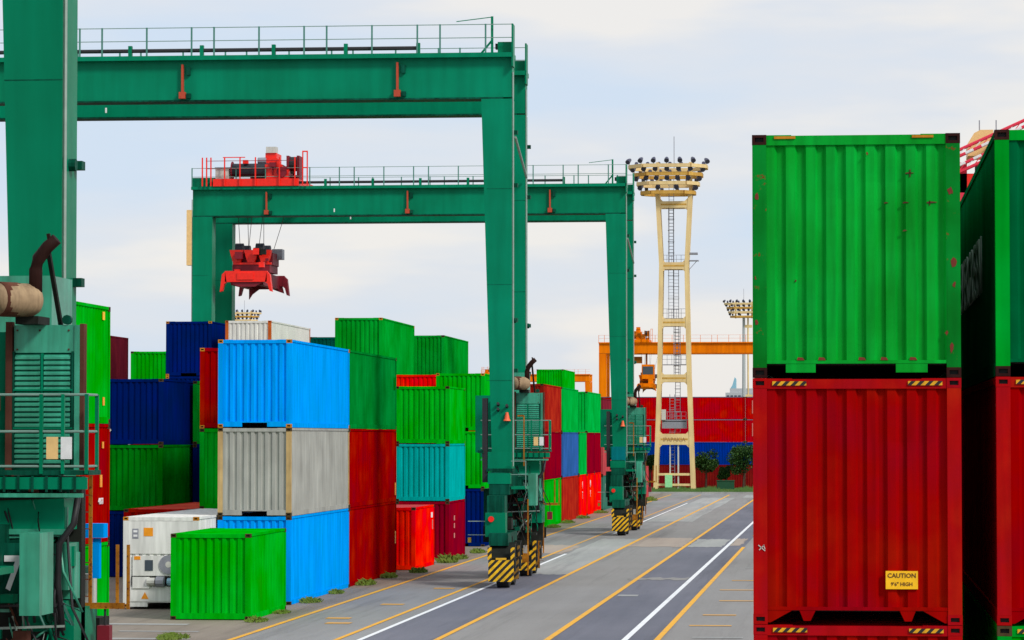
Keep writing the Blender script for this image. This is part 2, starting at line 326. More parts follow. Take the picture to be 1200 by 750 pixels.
# ------------------------------------------------------------------ containers
W = 2.438
def corrugated_wall(width, z0, z1, depth, pitch, flat=.42, slope=.13, margin=0.0):
    """sheet in the XZ plane facing -Y; outer at y=0, inner at y=+depth"""
    mb = MB(); n = max(1, round((width-2*margin)/pitch)); p = (width-2*margin)/n
    xs = [(-width/2, 0)] if margin else []
    for i in range(n):
        x = -width/2+margin+i*p
        xs += [(x, 0), (x+p*(flat), 0), (x+p*(flat+slope), depth), (x+p*(1-slope), depth)]
    xs += [(width/2-margin, 0)]
    if margin: xs += [(width/2, 0)]
    vs = [(x, y, z0) for x, y in xs]+[(x, y, z1) for x, y in xs]; m = len(xs)
    mb._add(vs, [(i, i+1, m+i+1, m+i) for i in range(m-1)]); return mb
def casting_mesh(sx, sy, sz):
    """corner casting, outer corner at origin, going in sx/sy/sz; holes sunk in both outer vertical faces"""
    a, b, c = .17, .17, .118
    x0, x1 = sorted((0, sx*b)); y0, y1 = sorted((0, sy*a)); z0, z1 = sorted((0, sz*c))
    bm = bmesh.new(); r = bmesh.ops.create_cube(bm, size=1)
    for v in bm.verts: v.co = Vector(((x0+x1)/2+v.co.x*(x1-x0), (y0+y1)/2+v.co.y*(y1-y0), (z0+z1)/2+v.co.z*(z1-z0)))
    bm.faces.ensure_lookup_table()
    tgt = [f for f in bm.faces if f.normal.dot(Vector((-sx, 0, 0))) > .9 or f.normal.dot(Vector((0, -sy, 0))) > .9]
    for f in tgt:
        rr = bmesh.ops.inset_region(bm, faces=[f], thickness=.046, depth=0)
        r2 = bmesh.ops.inset_region(bm, faces=[f], thickness=.004, depth=-.04); f.material_index = 1
    me = bpy.data.meshes.new('corner_casting'); bm.to_mesh(me); bm.free()
    me.materials.append(M['casting']); me.materials.append(M['black']); return me
CAST = {(sx, sy, sz): casting_mesh(sx, sy, sz) for sx in (1, -1) for sy in (1, -1) for sz in (1, -1)}
KIT = {}
def kit(Lc, H):
    key = (Lc, H)
    if key in KIT: return KIT[key]
    h = Lc/2; wv = W/2; d = {}
    def mk(nm, mb): d[nm] = mb.mesh(nm, [M['grey']])
    ww = W-.32
    mk('front_wall', corrugated_wall(ww, .2, H-.11, .045, .232, .44, .13))
    mk('side_wall', corrugated_wall(Lc-.36, .15, H-.07, .018, .278, .26, .24))
    p = MB()
    p.prism([(0, 0), (.165, 0), (.165, .03), (.06, .14), (0, .14)], 'z', .119, H-.119)   # post with a chamfered inside
    mk('corner_post', p)
    mk('header', MB().box(-ww/2, ww/2, 0, .08, H-.125, H-.012).box(-ww/2, -ww/2+.3, .004, .3, H-.012, H-.004).box(ww/2-.3, ww/2, .004, .3, H-.012, H-.004))
    s = MB().box(-ww/2, ww/2, 0, .07, .165, .205)
    for q in (-1, 1):
        s.prism([(q*ww/2, .165), (q*ww/2, .02), (q*(ww/2-.04), .02), (q*(ww/2-.30), .165)], 'y', .005, .06)
        s.prism([(q*.49, .165), (q*.68, .165), (q*.63, .04), (q*.55, .04)], 'y', .005, .05)
    mk('gusset_sill', s)
    s = MB()
    if H > 2.7: s.box(-ww/2, ww/2, 0, .07, .165, .205).box(-ww/2, -.42, .0, .06, .03, .165).box(.42, ww/2, .0, .06, .03, .165)
    else: s.box(-ww/2, ww/2, 0, .07, .03, .205)
    mk('end_sill', s)
    s = MB().box(-ww/2, ww/2, 0, .07, .165, .205).box(-.83, -.48, .004, .06, .06, .165).box(.46, .83, .004, .06, .06, .165)
    mk('pad_sill', s)
    mk('bottom_side_rail', MB().box(-.0, .05, -h+.17, h-.17, .006, .165))
    mk('top_side_rail', MB().box(-.0, .06, -h+.17, h-.17, H-.08, H-.003))
    r = MB(); n = int(Lc/.42); y0 = -h+.1; p_ = (Lc-.2)/n; prof = []
    for i in range(n): prof += [(y0+i*p_, H-.028), (y0+(i+.35)*p_, H-.028), (y0+(i+.42)*p_, H-.012), (y0+(i+.93)*p_, H-.012)]
    prof.append((h-.1, H-.028)); m = len(prof); xx = wv-.06
    r._add([(-xx, y, z) for y, z in prof]+[(xx, y, z) for y, z in prof], [(i, i+1, m+i+1, m+i) for i in range(m-1)])
    mk('roof', r)
    mk('floor', MB().box(-wv+.06, wv-.06, -h+.08, h-.08, .15, .164))
    KIT[key] = d; return d
NC = 0
CONT = {}
def container(Xr, Y0, z, Lc, H, color, label, group=None, post=None, cast=None, header=None, roof=None, rz=0, simple=False, side_rail=None, name='shipping_container', sill='end_sill', wall=None):
    global NC; NC += 1
    m = M[color]; K = kit(Lc, H); h = Lc/2; wv = W/2
    c, s = math.cos(rz), math.sin(rz)
    # front right bottom corner stays at (Xr, Y0)
    cx = Xr-(wv*c+h*s)+0*0; cy = Y0+h*c-wv*s*1
    t = thing(name, label, 'container', (cx, cy, z), rz, group)
    pm = M[post] if post else m; hm = M[header] if header else pm
    o = place('front_wall', wall or K['front_wall'], t, (0, -h+.025, 0), [m])
    o = place('rear_wall', K['front_wall'], t, (0, h-.025, 0), [m]); o.rotation_euler = (0, 0, math.pi)
    o = place('side_wall', K['side_wall'], t, (wv-.02, 0, 0), [m]); o.rotation_euler = (0, 0, math.pi/2)
    o = place('side_wall', K['side_wall'], t, (-wv+.02, 0, 0), [m]); o.rotation_euler = (0, 0, -math.pi/2)
    place('roof', K['roof'], t, None, [M[roof] if roof else m]); place('floor', K['floor'], t, None, [M['black']])
    for fy, r in ((-1, 0), (1, math.pi)):
        for nm in ('header', 'end_sill'):
            o = place(nm, K[sill if nm == 'end_sill' else nm], t, (0, fy*(h-.006), 0), [hm if nm == 'header' else m]); o.rotation_euler = (0, 0, r)
    if simple is not True:
        for q, nm in ((1, 'bottom_side_rail'), (1, 'top_side_rail')):
            for sx in (1, -1):
                o = place(nm, K[nm], t, (sx*(wv-.002), 0, 0), [M[side_rail] if (side_rail and nm == 'top_side_rail') else m])
                o.rotation_euler = (0, 0, math.pi if sx > 0 else 0)
    for sx in (1, -1):
        for sy in (1, -1):
            o = place('corner_post', K['corner_post'], t, (sx*wv, sy*h, 0), [pm]); o.scale = (-sx, -sy, 1)
    cm = M[cast] if cast else M['casting']
    for sx in (1, -1):
        for sy in (1, -1):
            for sz, zz in ((1, 0), (-1, H)):
                place('corner_casting', CAST[(-sx, -sy, sz)], t, (sx*(wv+.003), sy*(h+.003), zz), [cm, M['black']])
    t['_H'] = H; del t['_H']
    return t
HC, ST = 2.896, 2.591; L40, L20 = 12.192, 6.058
def stack(Xr, Y0, Lc, levels, z0=0.0):
    z = z0; res = []
    for lv in levels:
        H, col, label = lv[0], lv[1], lv[2]; kw = lv[3] if len(lv) > 3 else {}
        res.append(container(Xr+kw.pop('dx', 0), Y0+kw.pop('dy', 0), z+.0, Lc, H, col, label, **kw)); z += H+.006
    return res
def sticker(t, Lc, side_y, z, w, h, mat, name='sticker', face='side'):
    """flat decal on the +X side (face='side') or the front"""
    if face == 'side':
        MB().box(W/2-.012, W/2+.004, side_y, side_y+w, z, z+h).build(name, mat, t)
    else:
        MB().box(side_y, side_y+w, -Lc/2-.002, -Lc/2+.012, z, z+h).build(name, mat, t)

# nearest stack on the left, seen beside the crane leg
s = stack(-18.15, 76.8-L40, L40, [(HC, 'green', 'bright green container at the bottom of the nearest left stack behind the crane ladder'),
    (HC, 'red', 'red container between two green ones in the nearest left stack'),
    (HC, 'green', 'tall bright green container on top of the nearest left stack beside the crane leg')], .02)
sticker(s[1], L40, 5.3, 2.3, .16, .16, M['label_orange']); sticker(s[1], L40, 5.1, 1.35, .2, .3, M['label_orange'])
text_obj('side_number', '45G1', .22, M['white_paint'], s[1], (W/2-.005, 5.2, 1.0), (R(90), 0, R(90)), .01)
sticker(s[2], L40, 5.35, .45, .16, .2, M['label_orange']); sticker(s[2], L40, 5.3, 2.55, .2, .2, M['label_yellow'])
# small green box standing alone
container(-17.8, 93.6, 0, L20, ST, 'green', 'small bright green container on the ground in front of the blue stack', header='green')
# blue / grey / blue
s = stack(-18.1, 102.2, L40, [(HC, 'blue', 'bright blue container on the ground behind the small green container'),
    (HC, 'grey', 'pale grey corrugated container between two bright blue ones', dict(post='tan_post', header='grey')),
    (HC, 'blue', 'bright blue container on top of the grey one', dict(cast='casting_orange'))])
# row 0, second bay
s = stack(-18.15, 114.75, L40, [(HC, 'red', 'deep red container on the ground just beyond the blue stack'),
    (HC, 'red', 'deep red container under the dark green one beside the grey container'),
    (HC, 'deepgreen', 'dark green container topping two deep red ones', dict(header='leaf'))])
for i, z in ((0, 1.2), (1, .25)): sticker(s[i], L40, 5.7, z, .2, .5, M['label_orange'])
sticker(s[2], L40, 5.4, 1.6, .3, .5, M['darkgreen'])
# bright red small box
t = container(-17.7, 129.3, 0, L20, ST, 'brightred', 'small glossy bright red container alone on the ground', roof='salmon')
sticker(t, L20, 2.0, 2.05, .45, .22, M['white_paint']); sticker(t, L20, 2.35, 1.55, .18, .4, M['letter_pink'])
# 20 foot stack red / teal / green
s = stack(-17.8, 141.2, L20, [(ST, 'crimson', 'dark red short container under the turquoise one', dict()), (ST, 'teal', 'turquoise short container between green and dark red ones', dict()),
    (ST, 'green', 'green short container on top of the turquoise one', dict())])
for z in (.9, 1.35, 1.7): sticker(s[0], L20, -1.2, z, .3, .22, M['letter_pink'])
# navy / green / green
s = stack(-18.1, 157.7, L40, [(HC, 'navy', 'navy container on the ground just left of the middle crane leg'), (HC, 'green', 'bright green container resting on a navy one left of the middle crane leg'),
    (HC, 'green', 'bright green container at the top of the stack just left of the middle crane leg', dict(cast='casting_orange'))])
# right of the middle crane
s = stack(-18.15, 189.2, L40, [(HC, 'green', 'green container on the ground just right of the middle crane'), (HC, 'crimson', 'crimson container above the green one right of the middle crane'),
    (HC, 'brick', 'brick red container on top of the stack right of the middle crane')])
s = stack(-18.15, 202.2, L40, [(HC, 'brick', 'faded red container on the ground under the medium blue one'), (HC, 'midblue', 'medium blue container between a green and a faded red one', dict()),
    (HC, 'mint', 'green container on top of the medium blue one')])
s = stack(-18.15, 215.2, L20, [(HC, 'brightred', 'bright red short container with a white mark, left one of the pair under green'), (HC, 'mint', 'bright green short container standing between medium blue and red ones')])
text_obj('side_lettering', 'I\nT', .7, M['white_paint'], s[0], (W/2-.01, -.4, 1.8), (R(90), 0, R(90)), .01)
s = stack(-18.15, 222.0, L20, [(HC, 'brightred', 'bright red short container on the ground with a white mark, right of its twin'), (HC, 'crimson', 'dark red short container under the front of the pale topped green one')])
text_obj('side_lettering', 'N\nI', .7, M['white_paint'], s[0], (W/2-.01, -.4, 1.8), (R(90), 0, R(90)), .01)
s = stack(-18.15, 228.2, L20, [(HC, 'brightred', 'bright red short container on the ground at the rear of the red pair'), (HC, 'crimson', 'dark red short container under the rear of the pale topped green one')])
container(-18.15, 222.0, 2*(HC+.006), L40, HC, 'mint', 'green container with pale side on top just left of the maroon stack')
s = stack(-18.15, 236.2, L40, [(ST, 'greygreen', 'grey green container on the ground beside the far crane'), (HC, 'salmon', 'faded pinkish red container under the maroon one beside the far crane'),
    (HC, 'maroon', 'maroon container on top beside the far crane leg')])
text_obj('side_lettering', 'K', 1.0, M['letter_pale'], s[0], (W/2-.01, -3.6, 1.6), (R(90), 0, R(90)), .01)
container(-17.7, 271.6, 0, L40, HC, 'salmon', 'faded salmon container alone on the ground right of the far crane')
container(-17.9, 257.5, 0, L20, ST, 'green', 'green short container mostly hidden behind the far crane wheels')
# row 1
RF = container(-20.58, 99.3, .05, L40, HC, 'reefer', 'white refrigerated container with machinery end behind the green one', name='refrigerated_container', roof='white', cast='casting_orange')
stack(-20.68, 111.75, L40, [(HC, 'red', 'red container at the foot of the stack left of the blue one'), (HC, 'green', 'bright green container below the dark red one, left of the grey container'),
    (HC, 'red', 'dark red container beside the upper bright blue container', dict(cast='casting_orange'))])
stack(-20.75, 161.0, L40, [(HC, 'red', 'red container at the bottom behind the turquoise stack'), (HC, 'red', 'red container in the middle behind the turquoise stack'),
    (HC, 'brightred', 'bright red container whose top edge shows above the short green one')])
# row 2
container(-23.18, 110.6, .04, L40, HC, 'red', 'red container with faded roof behind the white refrigerated one', roof='roofred')
stack(-23.6, 159.8, L40, [(HC, 'green', 'green container on the ground in the tallest green stack'), (HC, 'leaf', 'green container second from the ground in the tallest green stack'),
    (HC, 'green', 'green container third from the ground in the tallest green stack'), (HC, 'leaf', 'green container crowning the tallest stack, highest against the sky', dict(cast='casting_orange'))])
stack(-24.0, 188.0, L40, [(HC, 'red', 'red container on the ground under the second tall green stack'), (HC, 'green', 'green container second up in the farther tall stack'),
    (HC, 'leaf', 'green container third up in the farther tall stack'), (HC, 'leaf', 'green container on top of the farther tall stack, right of the highest one')])
stack(-24.12, 127.0, L40, [(ST, 'red', 'red container on the ground behind the narrow navy one'), (ST, 'navy', 'narrow glimpse of a navy container left of the green one'),
    (ST, 'leaf', 'dark green container showing as a strip left of the dark red one')])
# row 3
s = stack(-26.68, 121.8, L40, [(ST, 'navy', 'navy container at the base behind the red roofed one'), (ST, 'darkgreen', 'dark green corrugated container under the navy one at left'),
    (ST, 'navy', 'navy container on top of the dark green one at left', dict(header='navy'))])
MB().prism([(-.93, .45), (-.83, .57), (-.93, .69), (-1.03, .57)], 'y', -L40/2+.0, -L40/2+.03).build('diamond_emblem', M['pale'], s[2])
stack(-25.4, 284.0, L40, [(HC, 'green', 'green container at the base of the far stack right of the middle crane'), (HC, 'green', 'green container second up in the far stack right of the middle crane'),
    (HC, 'green', 'green container third up in the far stack right of the middle crane'), (HC, 'green', 'green container on top of the far stack, highest right of the middle crane')])
# rows 4 5
stack(-30.0, 163.3, L40, [(HC, 'red', 'red container at the base under the white one'), (HC, 'grey', 'grey container second from the ground under the white one'),
    (HC, 'red', 'red container directly under the white one'), (HC, 'white', 'white container with rusty orange corner posts on top of its stack', dict(post='rustpost', cast='rustpost', header='white'))])
stack(-30.2, 190.5, L40, [(HC, 'grey', 'grey container at the base under the dark teal one'), (HC, 'blue', 'blue container second from the ground under the dark teal one'),
    (HC, 'red', 'red container directly under the dark teal one'), (HC, 'tealgreen', 'dark teal container with only its top showing above the blue one')])
s = stack(-33.3, 163.9, L20, [(HC, 'navy', 'navy short container at the base of the four high navy stack'), (HC, 'navy', 'navy short container second up in the four high navy stack'),
    (HC, 'navy', 'navy short container third up, with an orange fitting, under the highest navy one', dict(cast='casting_orange', header='navy')), (HC, 'navy', 'highest navy container, left of the white one, against the sky', dict(cast='casting_orange'))])
# beyond the left crane lane
s = stack(-38.2, 177.0, L20, [(ST, 'green', 'green short container at the base beyond the left crane lane'), (ST, 'red', 'red short container second up beyond the left crane lane'),
    (ST, 'green', 'green short container third up beyond the left crane lane'), (ST, 'green', 'green container against the sky left of the highest navy one')])
stack(-44.05, 179.0, L40, [(HC, 'red', 'red container at the base of the maroon topped stack at far left'), (HC, 'navy', 'navy container second up in the maroon topped stack at far left'),
    (HC, 'maroon', 'maroon container third up in the stack at far left'), (HC, 'maroon', 'maroon container against the sky right of the tall green one')])
stack(-42.2, 200, L20, [(ST, 'red', 'red short container at the base between maroon and green stacks'), (ST, 'red', 'red short container second up between maroon and green stacks'),
    (ST, 'brightred', 'bright red short container third up between maroon and green stacks'), (HC, 'brightred', 'bright red container seen as a sliver between maroon and green ones')])

# right hand stacks, close to the camera
PL = MB().box(-1.4, 6.9, 37.0, 50.2, 0, .38).build('concrete_plinth', G['patch']); PL['kind'] = 'structure'
Z1 = .395
def dented_wall(H, seed, amp=.003):
    me = corrugated_wall(W-.32, .2, H-.11, .045, .232, .44, .13)
    rg = random.Random(seed); n = len(me.v)//2; base = me.v[:n]; rows = 28; vs = []; ph = [rg.uniform(0, 6.28) for _ in range(8)]
    dents = [(rg.uniform(-1, 1), rg.uniform(.4, H-.3), rg.uniform(.08, .2), rg.uniform(.4, 1.0)) for _ in range(9)]
    rib = {}
    for r in range(rows+1):
        z = .2+(H-.31)*r/rows
        for k, (x, y, _) in enumerate(base):
            d = amp*(math.sin(3*z+ph[0]+x*2)+.6*math.sin(7.3*z+ph[1]-3*x)+.5*math.sin(11*x+ph[2]))
            for (dx, dz, dr, da) in dents: d += .010*da*math.exp(-((x-dx)**2+(z-dz)**2)/dr**2)
            sx = rib.setdefault(k, rg.uniform(-.006, .006)); edge = min(1, 8*min(r, rows-r)/rows)
            vs.append((x+sx, y+d*edge, z))
    fs = [(r*n+i, r*n+i+1, (r+1)*n+i+1, (r+1)*n+i) for r in range(rows) for i in range(n-1)]
    m = MB(); m._add(vs, fs); return m.mesh('front_wall', [M['grey']])
def hazard_parts(t, H, tall=.05):
    for sx in (-1, 1):
        x0 = -.99 if sx < 0 else .60
        mb = MB()
        MB().box(x0, x0+.40, -L40/2-.0105, -L40/2+.0, H-.087, H-.087+tall).build('hazard_strip', M['haz_small'], t)
M['haz_small'] = stripes('hazard_stripes_small', .105, a=(.9, .45, .0), duty=.5)
R1 = stack(1.34, 37.4, L40, [(HC, 'wornred', 'lowest red container of the near right stack, cut by the picture edge', dict(post='wearred', header='wearred', cast='wearred', sill='gusset_sill', wall=dented_wall(HC, 1))),
    (HC, 'wornred', 'big red container with yellow caution label, near right', dict(post='wearred', header='wearred', cast='wearred', sill='gusset_sill', wall=dented_wall(HC, 2))),
    (HC-.02, 'worngreen', 'big worn bright green container on top of the near red one', dict(post='frameworn', header='worngreen', cast='rustdark', sill='pad_sill', wall=dented_wall(HC-.02, 3, .004)))], Z1)
for t in R1[:2]: hazard_parts(t, HC)
R2 = stack(1.34+.40+W, 37.25, L40, [(HC, 'green', 'green container at the very bottom right corner', dict(post='leaf')),
    (HC, 'red', 'red container at the right picture edge under the dark green one', dict(post='wearred', header='wearred', cast='wearred', sill='gusset_sill', wall=dented_wall(HC, 4))),
    (HC-.01, 'nightgreen', 'dark green container with faded side lettering at the right edge', dict(post='leaf', cast='rustdark', sill='pad_sill', wall=dented_wall(HC-.01, 5)))], Z1+.01)
hazard_parts(R2[1], HC); hazard_parts(R2[0], HC)
# fork pads seen under the top green box, forming its lower edge
for x0 in (-.96, .66): MB().box(x0, x0+.25, -L40/2-.010, -L40/2, HC-.07, HC-.04).build('header_plate', M['casting_orange'], R1[2])
# dents and scrapes of the green box
for x, z, w_, h_ in ((.33, 2.05, .05, .012), (.55, 2.05, .07, .014), (.58, 2.40, .10, .012), (.55, 1.72, .05, .012), (-.72, 1.13, .02, .02), (.83, 2.05, .12, .016), (.63, 2.36, .012, .09), (.86, 2.02, .01, .06)):
    MB().prism([(x, z), (x+w_, z+.01), (x+w_, z+h_), (x+w_*.4, z+h_+.008), (x, z+h_)], 'y', -L40/2+.014, -L40/2+.027).build('scrape_mark', M['rusty'], R1[2])
for x, z, w_, h_ in ((1.05, 2.14, .10, .10), (1.10, 1.28, .08, .16), (1.12, 1.05, .05, .08), (-1.19, 2.10, .06, .08), (1.03, .50, .05, .05), (-1.2, .62, .05, .06), (.12, 2.62, .03, .04), (1.08, .30, .06, .1), (-1.2, 1.15, .03, .05)):
    MB().prism([(x+w_/2+w_*.5*math.cos(q*.57)*random.uniform(.35, 1.1), z+h_/2+h_*.6*math.sin(q*.57)*random.uniform(.35, 1.2)) for q in range(11)], 'y', -L40/2-.004, -L40/2+.005).build('rust_patch', M['rust_red'] if 'rust_red' in M else M.setdefault('rust_red', plain('rust_red', (.17, .022, .008), .85)), R1[2])
for x in (-.70, -.45, .02, .28, .62): MB().prism([(x, .205), (x+.09, .205), (x+.07, .235), (x+.01, .24)], 'y', -L40/2-.003, -L40/2+.02).build('rust_patch', M['rust_red'], R1[2])
# caution label
lb = MB().box(.33, .705, -L40/2+.0, -L40/2+.022, .418, .63).build('caution_label', M['label_yellow'], R1[1])
text_obj('label_lettering', 'CAUTION', .074, M['label_text'], lb, (.517, -L40/2-.002, .575), (R(90), 0, 0), .002, 1.0, .0015)
text_obj('label_lettering', '9\'6" HIGH', .06, M['label_text'], lb, (.517, -L40/2-.002, .475), (R(90), 0, 0), .002, 1.0, .001)
mb = MB()
for (a, b) in (((-1.16, .93), (-1.08, .86)), ((-1.15, .87), (-1.09, .93)), ((-1.10, .93), (-1.08, .88))):
    mb.bar((a[0], -L40/2-.004, a[1]), (b[0], -L40/2-.004, b[1]), .010)
mb.build('scratch_mark', M['pale'], R1[1])
# faded lettering on the left side of the dark green box (reads from far to near)
for i, ch in enumerate('EVERGREEN'[::-1]):
    text_obj('side_letter', ch, 1.05, M['letter_pale'], R2[2], (-W/2+.004, -1.75+i*.86, 1.48), (R(90), 0, R(-90)), .012, 1.05, .01)

# refrigerated container's machinery end
def reefer_front(t):
    h = L40/2; y = -h
    fr = MB().box(-1.05, 1.05, y-.004, y+.02, 1.72, 2.76).build('upper_panel', M['reefer'], t)
    MB().box(-.55, -.25, y-.012, y-.004, 2.28, 2.55).build('label', M['label_orange'], fr)
    MB().box(-.92, -.72, y-.012, y-.004, 2.20, 2.52).build('sticker', M['cage'], fr); MB().box(-.885, -.755, y-.016, y-.012, 2.26, 2.33).box(-.885, -.755, y-.016, y-.012, 2.40, 2.47).build('sticker', M['white_paint'], fr)
    mid = MB().box(-.90, .95, y-.03, y+.1, 1.02, 1.66).build('control_panel', M['reefer'], t)
    MB().box(-.85, -.65, y-.04, y-.03, 1.53, 1.64).build('label', M['label_orange'], mid)
    MB().box(-.50, -.24, y-.045, y-.03, 1.18, 1.52).build('display_window', M['window_dark'], mid)
    MB().tube([(.27, y-.032, 1.38), (.27, y-.07, 1.38)], .30, 20).build('fan_grille', M['cage'], mid); MB().tube([(.27, y-.071, 1.38), (.27, y-.075, 1.38)], .1, 12).build('fan_hub', M['pale'], mid)
    g = MB().box(-.95, .95, y-.0, y+.012, .70, 1.0).build('machinery_bay', M['black'], t)
    for x, r_, m_ in ((-.30, .13, 'pale'), (.0, .17, 'cage'), (.36, .12, 'glass_blue')): MB().tube([(x-.12, y-.03, .83), (x+.14, y-.05, .83)], r_, 10).build('compressor', M[m_], g)
    MB().box(-.98, .98, y-.02, y+.02, .20, .66).build('lower_panel', M['reefer'], t)
    MB().prism([(-.62, .28), (-.38, .28), (-.50, .5)], 'y', y-.03, y-.02).build('warning_sticker', M['label_orange'], t)
    MB().box(-.9, -.35, y-.06, y+.0, .62, .98).build('battery_box', M['reefer'], t)
reefer_front(RF)

# end wall of containers across the end of the road
HW = 2.44
rowcol = [('brick', 'wall bottom row'), ('royal', 'blue row'), ('red', 'lower red row'), ('red', 'upper red row')]
WALL = {}
for c in range(4):
    for r, (col, nm) in enumerate(rowcol):
        col = {0: 'dullred', 1: 'royal', 2: 'brightdeepred', 3: 'brightdeepred'}[r]
        if col not in M: M[col] = paint('container_paint_'+col, (.52, .0, .004) if 'deep' in col else (.22, .008, .008), .6, .15, .05, spec=.0)
        pos = ['cut off by the near stack', 'behind the small trees', 'behind the light tower', 'left behind the far crane'][c]
        rn = ['bottom row of the far wall', 'blue row of the far wall', 'third row of the far wall', 'top row of the far wall'][r]
        H_ = HW
        xr = -10.9+12.28-12.28*c
        t = container(0, 0, 0, L40, HW, col, '%s container in the %s, %s' % ('blue' if r == 1 else 'red', rn, pos), side_rail='railgrey' if r > 1 else None, group=None)
        t.location = (xr-L40/2, 342, .05+r*(HW+.006)); t.rotation_euler = (0, 0, R(-90))
        WALL[(c, r)] = t
for r in (2, 3):
    text_obj('side_letter', 'F', 2.0, M['letter_pink'], WALL[(0, r)], (W/2-.0, -L40/2+1.05, 1.25), (R(90), 0, R(90)), .012, 1.0, .02)
    for i, ch in enumerate('ES'): text_obj('side_letter', ch, 2.0, M['letter_pink'], WALL[(0, r)], (W/2-.0, -L40/2+2.6+i*1.5, 1.25), (R(90), 0, R(90)), .012, 1.0, .02)

# ------------------------------------------------------------------ crane builder
XR, XL = -12.44, -37.5; XC = (XR+XL)/2; HX = (XR-XL)/2     # local half width
def clutter(t, P, B, yh):
    rg = random.Random(5)
    for i in range(120):
        x = rg.uniform(-12.9, -11.74); y = yh+rg.uniform(-.45, .5); z = rg.uniform(1.6, 4.6) if i % 3 else rg.uniform(3.9, 4.95); a, b, c = rg.uniform(.05, .22), rg.uniform(.05, .2), rg.uniform(.03, .28)
        nm, m = rg.choice((('valve_block', 'oil'), ('valve_block', 'crane_dark'), ('bracket', 'crane'), ('bracket', 'crane_light'), ('bracket', 'rusty'), ('valve_block', 'oil'), ('valve_block', 'oil'), ('bracket', 'crane_dark')))
        B(nm, x-a/2, x+a/2, y-b/2, y+b/2, z-c/2, z+c/2, M[m])
    for i in range(60):
        x = rg.uniform(-13.0, -11.76); z = rg.uniform(2.2, 4.8); y = yh-.5+rg.uniform(-.15, .2); w_ = rg.uniform(-.6, .6); d_ = rg.uniform(.1, .9)
        x2 = min(max(x+w_, -13.0), -11.76)
        MB().tube([(P(x), y, z), (P(x*.6+x2*.4), y-.08, z-d_*.25), (P(x2), y, z-d_), (P(x2), y+.1, z-d_-.2)], .02, 5, radii=[rg.choice((.012, .018, .026))]*4).build('hose', M[rg.choice(('cable_black', 'cable_black', 'cable_black', 'oil', 'crane', 'crane_light', 'rusty', 'pipe'))], t, smooth=True)
    for z, m in ((4.55, 'oil'), (4.02, 'oil'), (3.98, 'crane_light'), (2.95, 'cable_black'), (2.62, 'pipe')): MB().bar((P(-13.0), yh-.62, z), (P(-11.65), yh-.58, z+.05), .035).build('pipe_run', M[m], t)
    B('dark_recess_sheet', -13.0, -11.6, yh+.25, yh+.5, 1.5, 4.9, M['oil'])  # flat dark sheet added to paint in the shaded recess under the platform
    # lower gear between the wheels
    for i in range(26):
        x = rg.uniform(-12.6, -11.75); y = rg.uniform(-2.5, 8.5); z = rg.uniform(.8, 3.4); a, b, c = rg.uniform(.08, .3), rg.uniform(.1, .4), rg.uniform(.08, .5)
        B('gear_piece', x-a/2, x+a/2, y-b/2, y+b/2, z-c/2, z+c/2, M[rg.choice(('oil', 'rusty', 'crane_dark', 'oil', 'crane', 'pale', 'rust_yellow'))])
